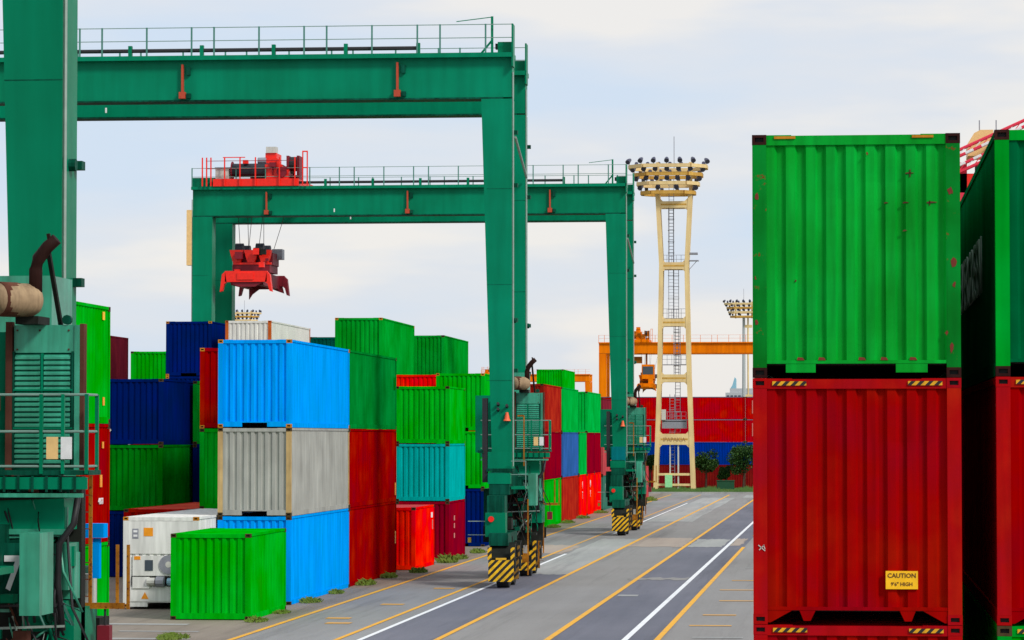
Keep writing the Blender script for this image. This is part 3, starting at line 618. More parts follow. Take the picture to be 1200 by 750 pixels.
def crane(Y0, label, far=False, mc='crane', md='crane_dark', mlt='crane_light', group=None, X0=XC, number=False, teal=False, simple=False, rail='rail_green'):
    t = thing('gantry_crane', label, 'crane', (X0, Y0, 0), 0, group)
    C, D, LT = M[mc], M[md], M[mlt]; hx = HX
    GZ = 6.0
    for gi, gy in enumerate((0, GZ)):
        # girder
        g = MB().box(-hx, hx, gy+.06, gy+.94, 18.26, 19.75).build('girder', C, t)
        MB().box(-hx-.05, hx+.05, gy-.22, gy+1.05, 19.75, 19.92).build('top_flange', C, g)
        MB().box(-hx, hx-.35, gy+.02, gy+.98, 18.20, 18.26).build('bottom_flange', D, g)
        for q in ((-8.2, 0, 8.2) if not simple and gi == 0 else ()):
            a = MB().box(q-.04, q+.04, gy-.10, gy+.06, 18.4, 19.6).build('bumper_bracket', M['orange_pad'], g)
            MB().box(q-.12, q+.12, gy-.16, gy+.05, 18.3, 18.55).build('bumper_pad', M['orange_pad'], a)
            MB().box(q+.15, q+.3, gy-.06, gy+.06, 19.2, 19.5).box(q+.15, q+.32, gy-.06, gy+.06, 18.32, 18.5).build('clamp', D, a)
        if not simple:
            MB().box(-4.25, -4.18, gy-.23, gy-.215, 18.4, 18.6).build('survey_mark', M['white_paint'], t)
        # legs: taper towards the bottom on the inner side
        for sx in (-1, 1):
            o, ti, bi = hx, hx-1.16, hx-.76
            ztop, zb = 18.195, 4.93
            oz = o+.0
            x_ = [sx*bi, sx*oz, sx*oz, sx*bi]; X_ = [sx*ti, sx*(oz), sx*(oz), sx*ti]
            y0, y1 = gy+.0, gy+.98
            if sx < 0: x_ = [sx*(hx-1.12), sx*oz, sx*oz, sx*(hx-1.12)]
            mb = MB().hexa([(x_[0], y0, zb), (x_[1], y0, zb), (x_[2], y1, zb), (x_[3], y1, zb), (X_[0], y0, ztop), (X_[1], y0, ztop), (X_[2], y1, ztop), (X_[3], y1, ztop)])
            lg = mb.build('leg', C, t)
            if not simple:
                MB().tube([(sx*(hx+.035), gy+.05, 4.4), (sx*(hx+.035), gy+.05, 19.2)], .03, 6).build('drain_pipe', M['pipe'], lg)
                for zz in (17.0, 15.0, 9.9, 8.0): 
                    MB().box(sx*hx-.02, sx*hx+.12*sx+.02*sx, gy+.75, gy+.98, zz-.07, zz+.07).build('lug', D, lg)
                e = MB().tube([(sx*(hx+.0), gy+.5, 9.88), (sx*(hx+.11), gy+.5, 9.88)], .10, 10)
                e.build('lifting_eye', D, lg)
                for zz in (7.6, 11.2, 14.8): MB().box(min(sx*(hx-.95), sx*hx), max(sx*(hx-.95), sx*hx), gy-.004, gy+.0, zz, zz+.015).build('weld_seam', D, lg)
    # end platforms over the legs and railing
    for gy in ((0, GZ) if not simple else ()):
        pl = MB().box(hx-.05, hx+.12, gy-.25, gy+1.0, 19.5, 21.15).build('end_plate', C, t) if False else MB().box(hx-.55, hx+.02, gy+.1, gy+.9, 19.8, 20.35).box(hx+.0, hx+.06, gy-.22, gy+.5, 19.4, 21.0).build('end_bracket', C, t)
        MB().box(hx-.65, hx-.45, gy+.2, gy+.5, 20.1, 20.3).build('buffer', M['cable_black'], pl)
        MB().box(-hx-.02, -hx+2.0, gy+.0, gy+.9, 19.8, 20.45).build('end_block', C, t)
    # handrail along the front girder: every post a part
    for gy in ((-.18, GZ+1.0) if not simple else (-.18,)):
        rl = MB()
        for z in (20.98, 20.48): rl.bar((-hx, gy, z), (hx, gy, z), .028)
        rl = rl.build('handrail', M['rail_pale'] if not simple else M[mc], t)
        x = -hx; i = 0
        while x < hx+.05:
            MB().bar((x, gy, 19.78), (x, gy, 21.0), .06).build('rail_post', M[rail], rl)
            x += 1.72 if i % 3 else .86; i += 1
    if not simple:
        cp = MB().tube([(-hx+1, -.05, 20.13), (hx-3.55, -.05, 20.13)], .075, 6).build('cable_tray', M['cable_black'], t)
        for i in range(8): MB().box(-hx+2.2+i*2.75, -hx+2.34+i*2.75, -.12, .06, 19.8, 20.32).build('tray_bracket', C, cp)
        ms = MB().bar((hx-.75, 0, 19.8), (hx-.75, 0, 21.3), .09).bar((hx-1.25, 0, 19.8), (hx-.75, 0, 20.4), .07).bar((hx-2.1, 0, 21.12), (hx-.8, 0, 21.27), .03).build('anchor_mast', C, t)
        # lamp column hanging at left end
        MB().box(-hx-.35, -hx-.05, 0, .5, 15.4, 18.6).build('cable_reel_guide', M['sts_cream'], t)
        for z, s_ in ((16.6, .16),): MB().tube([(hx+.02, 1.2, z+.25), (hx+.06, 5.8, z-.9)], .05, 6).build('cross_pipe', M['pipe'], t)
    # lower works on both sides
    for sx in (-1, 1):
        def bx(nm, xa, xb, ya, yb, za, zb, m, par=t):   # xa,xb measured outward from inner: local offset from outer leg face (negative = inward)
            a, b = sorted((sx*(hx+xa), sx*(hx+xb))); return MB().box(a, b, ya, yb, za, zb).build(nm, m, par)
        for gy in (0, GZ):
            kb = bx('leg_foot', -.90, .0, gy-.12, gy+1.08, 4.32, 4.94, C)
            bx('foot_flange', -.94, .03, gy-.16, gy+1.12, 4.20, 4.32, D, kb)
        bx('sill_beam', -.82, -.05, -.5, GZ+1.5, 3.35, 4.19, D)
        sb = bx('sill_plate', -.86, -.02, -.52, .0, 3.75, 4.15, C)
        # two bogies, each with two tyres
        for gy, dirn in ((0, -1), (GZ+1.0, 1)):
            yc = gy+dirn*1.4
            bg_ = bx('bogie', -.55, .15, yc-1.9, yc+1.9, 1.55, 2.0, D)
            bx('pivot', -.75, -.1, yc-.55, yc+.55, 2.0, 3.34, D, bg_)
            cb = bx('control_box', -.74, .0, yc-1.35, yc-.6, 1.85, 2.72, C, bg_)
            if not simple:
                a, b = sorted((sx*(hx-.62), sx*(hx-.42))); MB().tube([(sx*(hx-.52), yc-1.36, 2.5), (sx*(hx-.52), yc-1.45, 2.5)], .11, 8).build('beacon', M['trolley_red'], cb)
                bx('gearbox', -1.0, -.5, yc+.5, yc+1.0, 1.6, 2.2, M['oil'], bg_)
                bx('hose_box', -.6, .12, yc-.2, yc+.5, 2.1, 2.5, M['oil'], bg_)
            for wy in (yc-1.25, yc+.95):
                wc = sx*(hx-.07)
                wh = MB().tube([(wc-.25, wy, .72), (wc-.22, wy, .72), (wc+.22, wy, .72), (wc+.25, wy, .72)], .7, 20, radii=[.6, .72, .72, .6]).build('tyre', M['tyre'], bg_)
                if not simple: MB().tube([(wc-.27, wy, .72), (wc+.27, wy, .72)], .36, 12).build('rim', M['rim'], bg_)
                fk = bx('wheel_fork', -.55, -.39, wy-.2, wy+.2, .6, 1.6, M['oil'], bg_); bx('wheel_fork', .23, .37, wy-.2, wy+.2, .6, 1.6, M['oil'], bg_)
                # curved mudguard
                pr = [(wy+.86*math.cos(a_), .80+.86*math.sin(a_)) for a_ in [R(20+14*i) for i in range(11)]]
                pr2 = [(wy+.82*math.cos(a_), .80+.82*math.sin(a_)) for a_ in [R(20+14*i) for i in range(11)]]
                a, b = sorted((sx*(hx-.53), sx*(hx+.38)))
                MB().prism(pr+pr2[::-1], 'x', a, b).build('mudguard', M['oil'], bg_)
                a, b = sorted((sx*(hx-.57), sx*(hx+.41)))
                fr_ = wy < yc
                hzm = M['hazard'] if fr_ else M['hazard_dirty']
                hz = MB().box(a+.03, b-.03, wy-1.00, wy-.92, .26, 1.04).build('hazard_plate', hzm, bg_)
                MB().box(a+.3, b-.3, wy-1.0, wy-.93, 1.05, 1.12).build('plate_cap', M['yellow'], hz)
                MB().box(a, a+.14, wy-.98, wy-.90, 1.05, 1.5).box(b-.14, b, wy-.98, wy-.90, 1.05, 1.5).build('hazard_bracket', hzm, hz)
    if simple: return t
    # -------- engine house on the road side, between the legs
    P = lambda x: x-XC                 # world x of the reference lane -> local
    def B(nm, xa, xb, ya, yb, za, zb, m, par=t): return MB().box(P(xa), P(xb), ya, yb, za, zb).build(nm, m, par)
    yh = 3.75                           # front of the engine house (Y local)
    house = B('engine_house', -12.62, -11.66, yh+.06, yh+.42, 5.0, 7.2, C); B('house_rear', -12.62, -12.25, yh+.42, yh+2.2, 5.0, 7.1, C, house)
    B('house_header', -12.60, -11.66, yh, yh+.05, 6.78, 7.20, LT, house)
    B('house_post', -12.72, -12.62, yh-.05, yh+.1, 4.9, 7.25, M['rusty'], house); B('house_post', -11.66, -11.58, yh-.02, yh+.15, 5.0, 7.20, LT, house)
    B('rust_channel', -11.58, -11.52, yh+.0, yh+.2, 5.0, 7.22, M['rusty'], house)
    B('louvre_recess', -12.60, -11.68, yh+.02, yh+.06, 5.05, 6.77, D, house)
    B('louvre_divider', -12.18, -12.14, yh-.02, yh+.05, 5.05, 6.77, C, house)
    for x0, x1 in ((-12.58, -12.19), (-12.13, -11.72)):
        mb = MB()
        for i in range(21):
            z = 5.10+i*.079; mb.hexa([(P(x0), yh-.03, z), (P(x1), yh-.03, z), (P(x1), yh+.015, z), (P(x0), yh+.015, z), (P(x0), yh-.03, z+.03), (P(x1), yh-.03, z+.03), (P(x1), yh+.015, z+.070), (P(x0), yh+.015, z+.070)])
        o = mb.build('louvre', LT, house); o['kind'] = 'stuff'
    # inner body of the house, left of the louvres
    B('generator_cover', -14.2, -12.72, yh+.1, yh+2.3, 4.9, 7.1, C, house)
    B('air_intake', -13.2, -12.25, yh+.9, yh+2.2, 7.1, 8.0, LT, house)
    # muffler and exhaust
    mf = MB().tube([(P(-12.62), yh-.9, 7.56), (P(-12.60), yh-.9, 7.56), (P(-12.22), yh-.45, 7.56), (P(-12.15), yh-.38, 7.56), (P(-12.10), yh-.34, 7.56)], .25, 18, radii=[.24, .25, .25, .2, .1]).build('muffler', M['muffler'], t, smooth=True)
    MB().tube([(P(-12.62), yh-.91, 7.56), (P(-12.40), yh-.62, 7.56)], .262, 18).build('muffler_band', M['rusty'], mf, smooth=True).scale = (1, 1, 1)
    MB().tube([(P(-12.75), yh-1.06, 7.50), (P(-12.60), yh-.90, 7.53)], .11, 10).build('inlet_pipe', M['drum'], mf)
    fl = MB()
    for i in range(8):
        a_ = i*math.pi/4; fl.box(P(-12.62)+.15*math.cos(a_)-.02, P(-12.62)+.15*math.cos(a_)+.02, yh-1.0, yh-.90, 7.54+.15*math.sin(a_)-.02, 7.54+.15*math.sin(a_)+.02)
    fl.build('flange_bolt', M['yellow'], mf)['kind'] = 'stuff'
    B('muffler_cradle', -12.45, -12.1, yh-.5, yh+.2, 7.2, 7.32, M['oil'], mf)
    MB().tube([(P(-12.14), yh-.5, 7.6), (P(-12.14), yh-.5, 8.02), (P(-12.10), yh-.5, 8.18), (P(-11.96), yh-.5, 8.36), (P(-11.82), yh-.5, 8.48)], .085, 12, radii=[.1, .1, .1, .095, .09]).build('exhaust_pipe', M['exhaust'], t, smooth=True)
    MB().bar((P(-11.96), yh-.45, 8.3), (P(-11.90), yh+.1, 7.2), .06).build('exhaust_brace', M['oil'], t)
    MB().bar((P(-11.93), yh-.5, 8.44), (P(-11.95), yh-.5, 8.56), .05).build('rain_flap', M['exhaust'], t)
    MB().tube([(P(-11.78), yh-.02, 7.28), (P(-11.78), yh+.06, 7.28)], .075, 10).build('lifting_eye', D, t)
    for x in (-12.615, -11.70): B('housing_frame', x, x+.03, yh-.04, yh+.02, 5.02, 6.8, D, house)
    for z in (5.62, 6.2): B('louvre_bar', -12.6, -11.68, yh-.045, yh-.03, z, z+.025, C, house)
    for x, z in ((-12.55, 7.12), (-12.2, 7.12), (-11.75, 7.12), (-12.55, 6.83), (-11.75, 6.83)): B('bolt_head', x-.012, x+.012, yh-.015, yh, z-.012, z+.012, M['rusty'], house)
    for x in (-13.05, -12.95, -12.82): MB().bar((P(x), yh-.1, 4.95), (P(x), yh-.1, 7.3), .03).build('conduit', M['oil'], t)
    B('side_door', -13.6, -13.0, yh+.02, yh+.1, 5.1, 6.9, D); B('gauge_box', -12.95, -12.78, yh-.2, yh-.1, 5.9, 6.15, M['rusty']); B('gauge_box', -12.98, -12.8, yh-.2, yh-.1, 5.3, 5.7, LT)
    # platform with rail
    pf = B('platform', -13.9, -11.22, yh-.85, yh-.1, 4.93, 5.0, D)
    B('platform_fascia', -13.9, -11.24, yh-.90, yh-.85, 4.72, 4.90, C, pf); 
    for i in range(12): B('fascia_rib', -13.8+i*.215, -13.77+i*.215, yh-.93, yh-.90, 4.68, 4.92, D, pf)
    B('platform_lip', -13.9, -11.3, yh-.92, yh-.85, 4.60, 4.66, LT, pf)
    rr = MB()
    for z in (6.13, 5.58, 5.06): rr.tube([(P(-13.9), yh-.85, z), (P(-11.26), yh-.85, z), (P(-11.26), yh-.2, z)], .020, 6)
    rr.build('platform_rail', M['rail_pale'], pf)
    for x in (-13.3, -12.62, -11.95, -11.62, -11.26): MB().bar((P(x), yh-.85, 4.95), (P(x), yh-.85, 6.14), .05).build('rail_post', C, pf)
    for y in (yh-.2,): MB().bar((P(-11.26), y, 4.95), (P(-11.26), y, 6.14), .05).build('rail_post', C, pf)
    B('notice_board', -11.86, -11.69, yh-.90, yh-.86, 5.17, 5.50, M['sts_cream'], pf); B('notice_board', -11.64, -11.48, yh-.90, yh-.86, 5.17, 5.50, M['white_paint'], pf)
    # machinery under the platform
    B('hydraulic_tank', -13.2, -11.66, yh-.6, yh+.2, 4.10, 4.58, C); B('tank_edge', -13.2, -11.62, yh-.65, yh-.58, 4.04, 4.12, LT)
    for i, (xa, xb, za, zb, m_) in enumerate(((-13.6, -12.6, 3.6, 4.05, 'oil'), (-12.5, -12.0, 3.85, 4.1, 'crane_dark'), (-12.9, -12.3, 3.5, 3.9, 'crane_dark'))):
        B('pump_unit', xa, xb, yh-.5-.1*i, yh+.7, za, zb, M[m_])
    B('frame_plate', -12.3, -11.62, yh-.55, yh-.5, 4.0, 4.45, LT)
    cab = B('switch_cabinet', -12.24, -11.86, yh-.35, yh+.3, 3.22, 3.86, D); B('cabinet_lit_side', -11.87, -11.64, yh-.40, yh+.32, 3.20, 3.90, LT, cab)  # dark front and lit right side of one cabinet, painted as two tones
    MB().tube([(P(-11.80), yh-.44, 3.5), (P(-11.80), yh-.40, 3.5)], .06, 8).build('door_handle', C, cab)
    B('junction_box', -11.80, -11.62, yh-.1, yh+.3, 3.05, 3.75, LT); B('junction_box', -11.76, -11.60, yh-.2, yh-.1, 3.55, 3.85, C)
    B('under_tank', -12.4, -11.6, yh-.2, yh+1.2, 2.2, 2.9, C); B('machine_block', -13.9, -12.4, yh+.3, yh+1.6, 2.0, 3.5, D)
    clutter(t, P, B, yh)
    for i in range(7):
        x = -12.5+i*.14; z = random.uniform(2.3, 3.0)
        MB().tube([(P(x), yh-.45, 4.2), (P(x+.12), yh-.55, z+.6), (P(x+.4), yh-.5, z), (P(min(x+.75, -11.8)), yh-.35, z+.15), (P(min(x+.9, -11.8)), yh-.3, 3.7)], .022, 6).build('hose', M[['cable_black', 'rail_green', 'crane_light'][i % 3]], t, smooth=True)
    MB().tube([(P(-11.45), yh-.6, 4.6), (P(-11.5), yh-.65, 4.2), (P(-11.72), yh-.65, 3.9), (P(-11.75), yh-.6, 3.3), (P(-11.7), yh-.5, 2.6)], .05, 8).build('hose', M['cable_black'], t, smooth=True)
    # rusty yellow ladder frame
    yl = 4.6
    ld = MB().bar((P(-11.81), yl, .5), (P(-11.81), yl, 5.9), .045).bar((P(-11.63), yl+.1, 1.0), (P(-11.63), yl+.1, 4.9), .05).build('ladder_stile', M['rust_yellow'], t)
    for i in range(17): MB().bar((P(-11.81), yl, .7+i*.26), (P(-11.63), yl+.1, .7+i*.26), .018).build('rung', M['rusty'], ld)
    for (a, b) in (((-12.2, 2.9), (-11.83, 2.1)), ((-11.83, 2.9), (-12.2, 2.0)), ((-12.25, 2.9), (-11.7, 2.9))): MB().bar((P(a[0]), yl, a[1]), (P(b[0]), yl, b[1]), .09).build('frame_brace', M['rust_yellow'], ld)
    bk = MB().bar((P(-11.68), yl, 2.9), (P(-11.07), yl, 2.9), .09).build('guard_bracket', M['rust_yellow'], t)
    for x in (-11.18, -11.01): MB().bar((P(x), yl, 2.85), (P(x), yl, 3.84), .045).build('guard_post', M['rust_yellow'], bk)
    B('tail_lamp', -11.47, -11.28, yl-.1, yl+.1, 2.3, 2.6, M['trolley_dark'], bk)
    MB().tube([(P(-11.37), yl, 2.85), (P(-11.37), yl, 2.5)], .02, 5).build('lamp_cable', M['cable_black'], bk)
    # orange frame beside the leg, warning cone, black side tray, lamps on the leg
    if not number: MB().bar((P(-12.1), 1.3, 4.4), (P(-12.1), 1.3, 6.3), .05).bar((P(-12.1), 1.3, 6.3), (P(-12.35), 1.3, 6.3), .05).build('yellow_guard', M['rust_yellow'], t); MB().bar((P(-11.75), -1.1, .4), (P(-11.75), -1.1, 3.2), .05).build('yellow_guard', M['rust_yellow'], t)
    MB().tube([(P(-12.62), -.1, 6.10), (P(-12.62), -.1, 6.18), (P(-12.62), -.1, 6.42)], .1, 10, radii=[.15, .10, .05]).build('warning_light', M['cone'], t)
    for x, z in ((-12.95, 6.55), (-12.95, 6.75), (-12.62, 6.68)): MB().tube([(P(x), -.18, z), (P(x), -.0, z-.06)], .055, 8).build('work_lamp', M['cable_black'], t)
    B('cable_chain', -13.55, -13.36, -.1, .3, 3.8, 6.95, M['cable_black'])
    B('side_step', -13.7, -13.5, -.3, .2, 4.9, 5.0, D)
    for z in (2.4, 1.9): MB().bar((P(-13.9), -1.9, z), (P(-13.2), -1.9, z), .03).build('marker_arm', M['pipe'], t)
    B('marker_lamp', -13.9, -13.78, -1.95, -1.85, 1.62, 1.8, M['yellow'])
    B('lower_walkway', -12.45, -11.9, -.3, 1.2, 3.55, 3.65, C)
    rr = MB()
    for z in (4.6, 4.1): rr.bar((P(-12.45), -.3, z), (P(-11.9), -.3, z), .025)
    rr.bar((P(-11.9), -.3, 3.6), (P(-11.9), -.3, 4.6), .03).build('walkway_rail', M['rail_pale'], t)
    B('inverter_box', -11.98, -11.68, 1.8, 2.6, 2.9, 4.1, LT)
    if teal: B('teal_cabinet', -13.25, -12.45, -.35, -.13, 4.1, 4.95, M['crane_teal']); B('teal_cabinet', -13.2, -12.5, -.35, -.13, 3.5, 4.05, M['crane_teal'])
    if number:
        pl = B('number_plate', -13.05, -12.24, yh-.95, yh-.90, 3.02, 3.92, D)
        text_obj('number', '-7', .72, M['white_paint'], pl, (P(-12.44), yh-.97, 3.45), (R(90), 0, R(0)), .004, .8, .012)
        B('light_blue_box', -11.80, -11.50, 5.0, 5.3, 3.93, 4.15, M['blue']); B('light_blue_box', -11.68, -11.58, 5.05, 5.2, 3.3, 3.92, M['blue'])
    return t
gc = 'green rubber tyred gantry cranes straddling the container rows'
crane(43.25, 'nearest green gantry crane, only its leg, muffler and engine platform showing at left', group=gc, number=True)
CR2 = crane(117.5, 'middle green gantry crane with leg on striped wheels in the road centre', group=gc)
CR2.rotation_euler = (0, 0, R(1.0)); CR2.location = (XR-HX*math.cos(R(1.0)), 117.5-HX*math.sin(R(1.0)), 0)
crane(179.0, 'far green gantry crane carrying a red trolley and hanging red spreader', group=gc, teal=True)
crane(480.0, 'orange gantry crane behind the red container wall and light tower', mc='or_crane', md='or_dark', mlt='or_crane', simple=True, rail='or_crane')
crane(722.0, 'small distant orange gantry crane between the two green crane legs', mc='or_crane', md='or_dark', mlt='or_crane', simple=True, X0=-71.0, rail='or_crane')

# ------------------------------------------------------------------ trolley and spreader
def trolley(loc, label, red, dark, full=True):
    t = thing('crane_trolley', label, 'trolley', loc)
    MB().box(-2.5, 2.5, .3, .6, 0, .42).box(-2.5, 2.5, 6.3, 6.6, 0, .42).box(-2.5, -2.2, .6, 6.3, 0, .4).box(2.2, 2.5, .6, 6.3, 0, .4).box(-.4, .0, .6, 6.3, 0, .4).box(-2.2, 2.2, .6, 2.6, .1, .3).build('frame', red, t)
    dr = M['drum'] if full else dark
    for x0, x1, y in ((-1.5, 1.0, .9), (-.9, 1.6, 3.8)):
        d = MB().tube([(x0, y, .95), (x1, y, .95)], .40, 16).build('rope_drum', dr, t)
        for x in (x0, x1-.06): MB().tube([(x, y, .95), (x+.06, y, .95)], .52, 16).build('drum_flange', dark, d)
    MB().box(-2.4, -1.6, .5, 2.0, .42, 1.05).build('motor_housing', M['pale'] if full else red, t)
    MB().box(-2.45, -1.55, .55, 1.9, 1.05, 1.12).build('housing_lid', M['cage'] if full else dark, t)
    MB().box(.5, 1.5, .5, 1.6, .42, 1.25).build('gear_case', red, t); MB().box(.45, 1.1, .9, 2.5, 1.25, 1.95).build('gear_case', red, t); MB().box(1.2, 1.9, .45, 1.0, .42, .95).build('gear_case', red, t)
    MB().box(.5, 1.1, .8, 1.4, 1.95, 2.3).build('motor_cap', M['pale'] if full else red, t)
    MB().tube([(.0, 1.0, 1.5), (.5, 1.0, 1.5)], .2, 10).build('motor', M['cage'] if full else dark, t)
    MB().tube([(1.1, .4, 1.35), (1.1, .9, 1.35)], .28, 12).build('brake_disc', red, t); MB().tube([(1.5, .3, .8), (1.5, .6, .8)], .3, 12).build('brake_disc', dark, t)
    for x in (1.75, 2.35): MB().box(x, x+.14, .5, 1.6, .4, 1.75).build('sheave_plate', dark, t)
    MB().tube([(1.9, 1.0, 1.3), (2.35, 1.0, 1.3)], .42, 14).build('sheave', M['cable_black'], t)
    rg = random.Random(3)
    for i in range(16):
        x, y, z = rg.uniform(-1.5, 2.2), rg.uniform(.3, 2.2), rg.uniform(.35, 1.5); a = rg.uniform(.08, .25)
        MB().box(x-a, x+a, y-a, y+a, z-a*.7, z+a*.7).build('fitting', rg.choice((red, dark, dark, M['oil'])), t)
    rl = MB()
    for z in (1.45, 1.0): rl.bar((-2.9, .2, z), (2.3, .2, z), .03)
    rl.build('handrail', dark, t)
    for x in (-3.1, -2.85, -2.6, -1.8, -.9, .0, 1.4, 2.3): MB().bar((x, .2, .0), (x, .2, 1.65), .07).build('rail_post', red, t)
    MB().bar((-1.9, .2, 1.65), (-.6, .2, 1.65), .05).build('cable_gantry', red, t)
    MB().box(2.72, 2.78, .2, .3, .0, 2.0).box(2.98, 3.04, .2, .3, .0, 2.0).box(2.78, 2.98, .2, .3, 1.93, 2.0).box(2.78, 2.98, .2, .3, 1.0, 1.06).build('ladder_frame', red, t)
    if not full:
        cb = MB().box(1.3, 3.2, 1, 3, -5.6, -3.4).build('operator_cab', red, t); MB().box(1.45, 3.05, .96, 1.0, -4.9, -3.7).build('cab_window', M['window_dark'], cb)
        MB().box(2.3, 3.0, 1, 2.4, -7.0, -5.6).build('cab_step', red, t); MB().bar((2.0, 2, -3.4), (2.0, 2, 0), .25).build('cab_hanger', dark, t); MB().box(-.5, 1.3, 1.5, 2.5, -3.2, -2.2).build('festoon_box', dark, t)
    return t
def spreader(loc, label, red, dark, top):
    t = thing('container_spreader', label, 'spreader', loc)
    MB().box(-1.22, 1.22, .0, .38, .42, 1.05).build('end_beam', red, t); MB().box(-1.22, 1.22, 5.62, 6.0, .42, 1.05).build('end_beam', dark, t)
    MB().box(-.5, .45, -.06, .0, .55, .95).build('beam_plate', red, t)
    for x in (-.95, .6): MB().box(x, x+.35, .38, 5.62, .25, 1.0).build('side_beam', dark, t)
    MB().box(-.6, .6, .38, 5.6, .5, .9).build('centre_beam', dark, t)
    for x in (-1, 1):
        for y, m_ in ((0, red), (5.6, dark)):
            xo = x*1.22; MB().prism([(xo, 1.02), (xo+x*.18, .85), (xo+x*.30, -.15), (xo+x*.16, -.1), (xo+x*.05, .3), (xo-x*.1, .42)], 'y', y, y+.4).build('flipper', m_, t)
    MB().prism([(-1.0, .42), (1.0, .42), (.5, .15), (-.5, .15)], 'y', .1, .3).build('gusset', dark, t); MB().prism([(-.9, .42), (1.1, .42), (1.2, .0), (.9, .1), (.5, .25), (-.3, .25), (-.7, -.05), (-.9, -.35)], 'y', 5.7, 5.85).build('gusset', dark, t)
    hb = MB().box(-1.1, 1.1, 1.6, 4.2, 1.05, 1.5).build('head_block', dark, t)
    MB().box(-1.05, 1.2, 1.55, 1.7, 1.5, 1.62).build('cross_bar', red, t)
    for x in (-1.1, -.25, .55): 
        MB().prism([(x-.15, 2.35), (x+.65, 2.35), (x+.55, 1.85), (x+.45, 1.62), (x+.05, 1.62), (x-.05, 1.95)], 'y', 1.5, 1.9).build('sheave_bracket', red, t)
        MB().box(x-.1, x+.6, 3.9, 4.3, 1.5, 2.4).build('sheave_bracket', dark, t)
    MB().box(-1.1, 1.2, 2.0, 4.0, 1.5, 2.2).build('head_frame', dark, t)
    for x in (-.75, .45):
        for y in (1.9, 4.0): MB().tube([(x-.2, y, 2.42), (x+.25, y, 2.42)], .34, 12).build('sheave', M['drum'], t)
    MB().box(.9, 1.5, 3.4, 4.2, 1.9, 2.5).build('cable_basket', M['cage'], t)
    rg = random.Random(9)
    for i in range(18):
        x, y, z = rg.uniform(-1.1, 1.1), rg.uniform(.3, 4.6), rg.uniform(.9, 2.3); a = rg.uniform(.08, .22)
        MB().box(x-a, x+a, y-a, y+a, z-a, z+a).build('fitting', rg.choice((red, dark, dark, M['oil'])), t)
    for x0, x1, y in ((-.7, -.9, 1.9), (-.2, -.3, 1.9), (.4, .8, 1.9), (.9, 1.9, 4.0), (-.6, -.3, 4.0), (.3, .3, 4.0)):
        MB().bar((x0, y, 2.5), (x1, y, top), .028).build('hoist_rope', M['cable_black'], t)
    return t
trolley((-33.75, 178.4, 19.93), 'red hoist trolley standing on the far green crane at its left end', M['trolley_red'], M['trolley_dark'])
spreader((-34.35, 178.9, 14.0), 'bright red spreader hanging by ropes under the far green crane', M['trolley_red'], M['trolley_dark'], 5.7)
trolley((-32.3, 479.4, 19.93), 'orange trolley on top of the orange gantry crane', M['or_crane'], M['or_dark'], False)
spreader((-30.3, 480.2, 12.6), 'orange spreader hanging under the orange gantry crane', M['or_crane'], M['or_dark'], 7.0)
trolley((-80.3, 721.4, 19.93), 'tiny orange trolley on the distant orange crane', M['or_crane'], M['or_dark'], False)

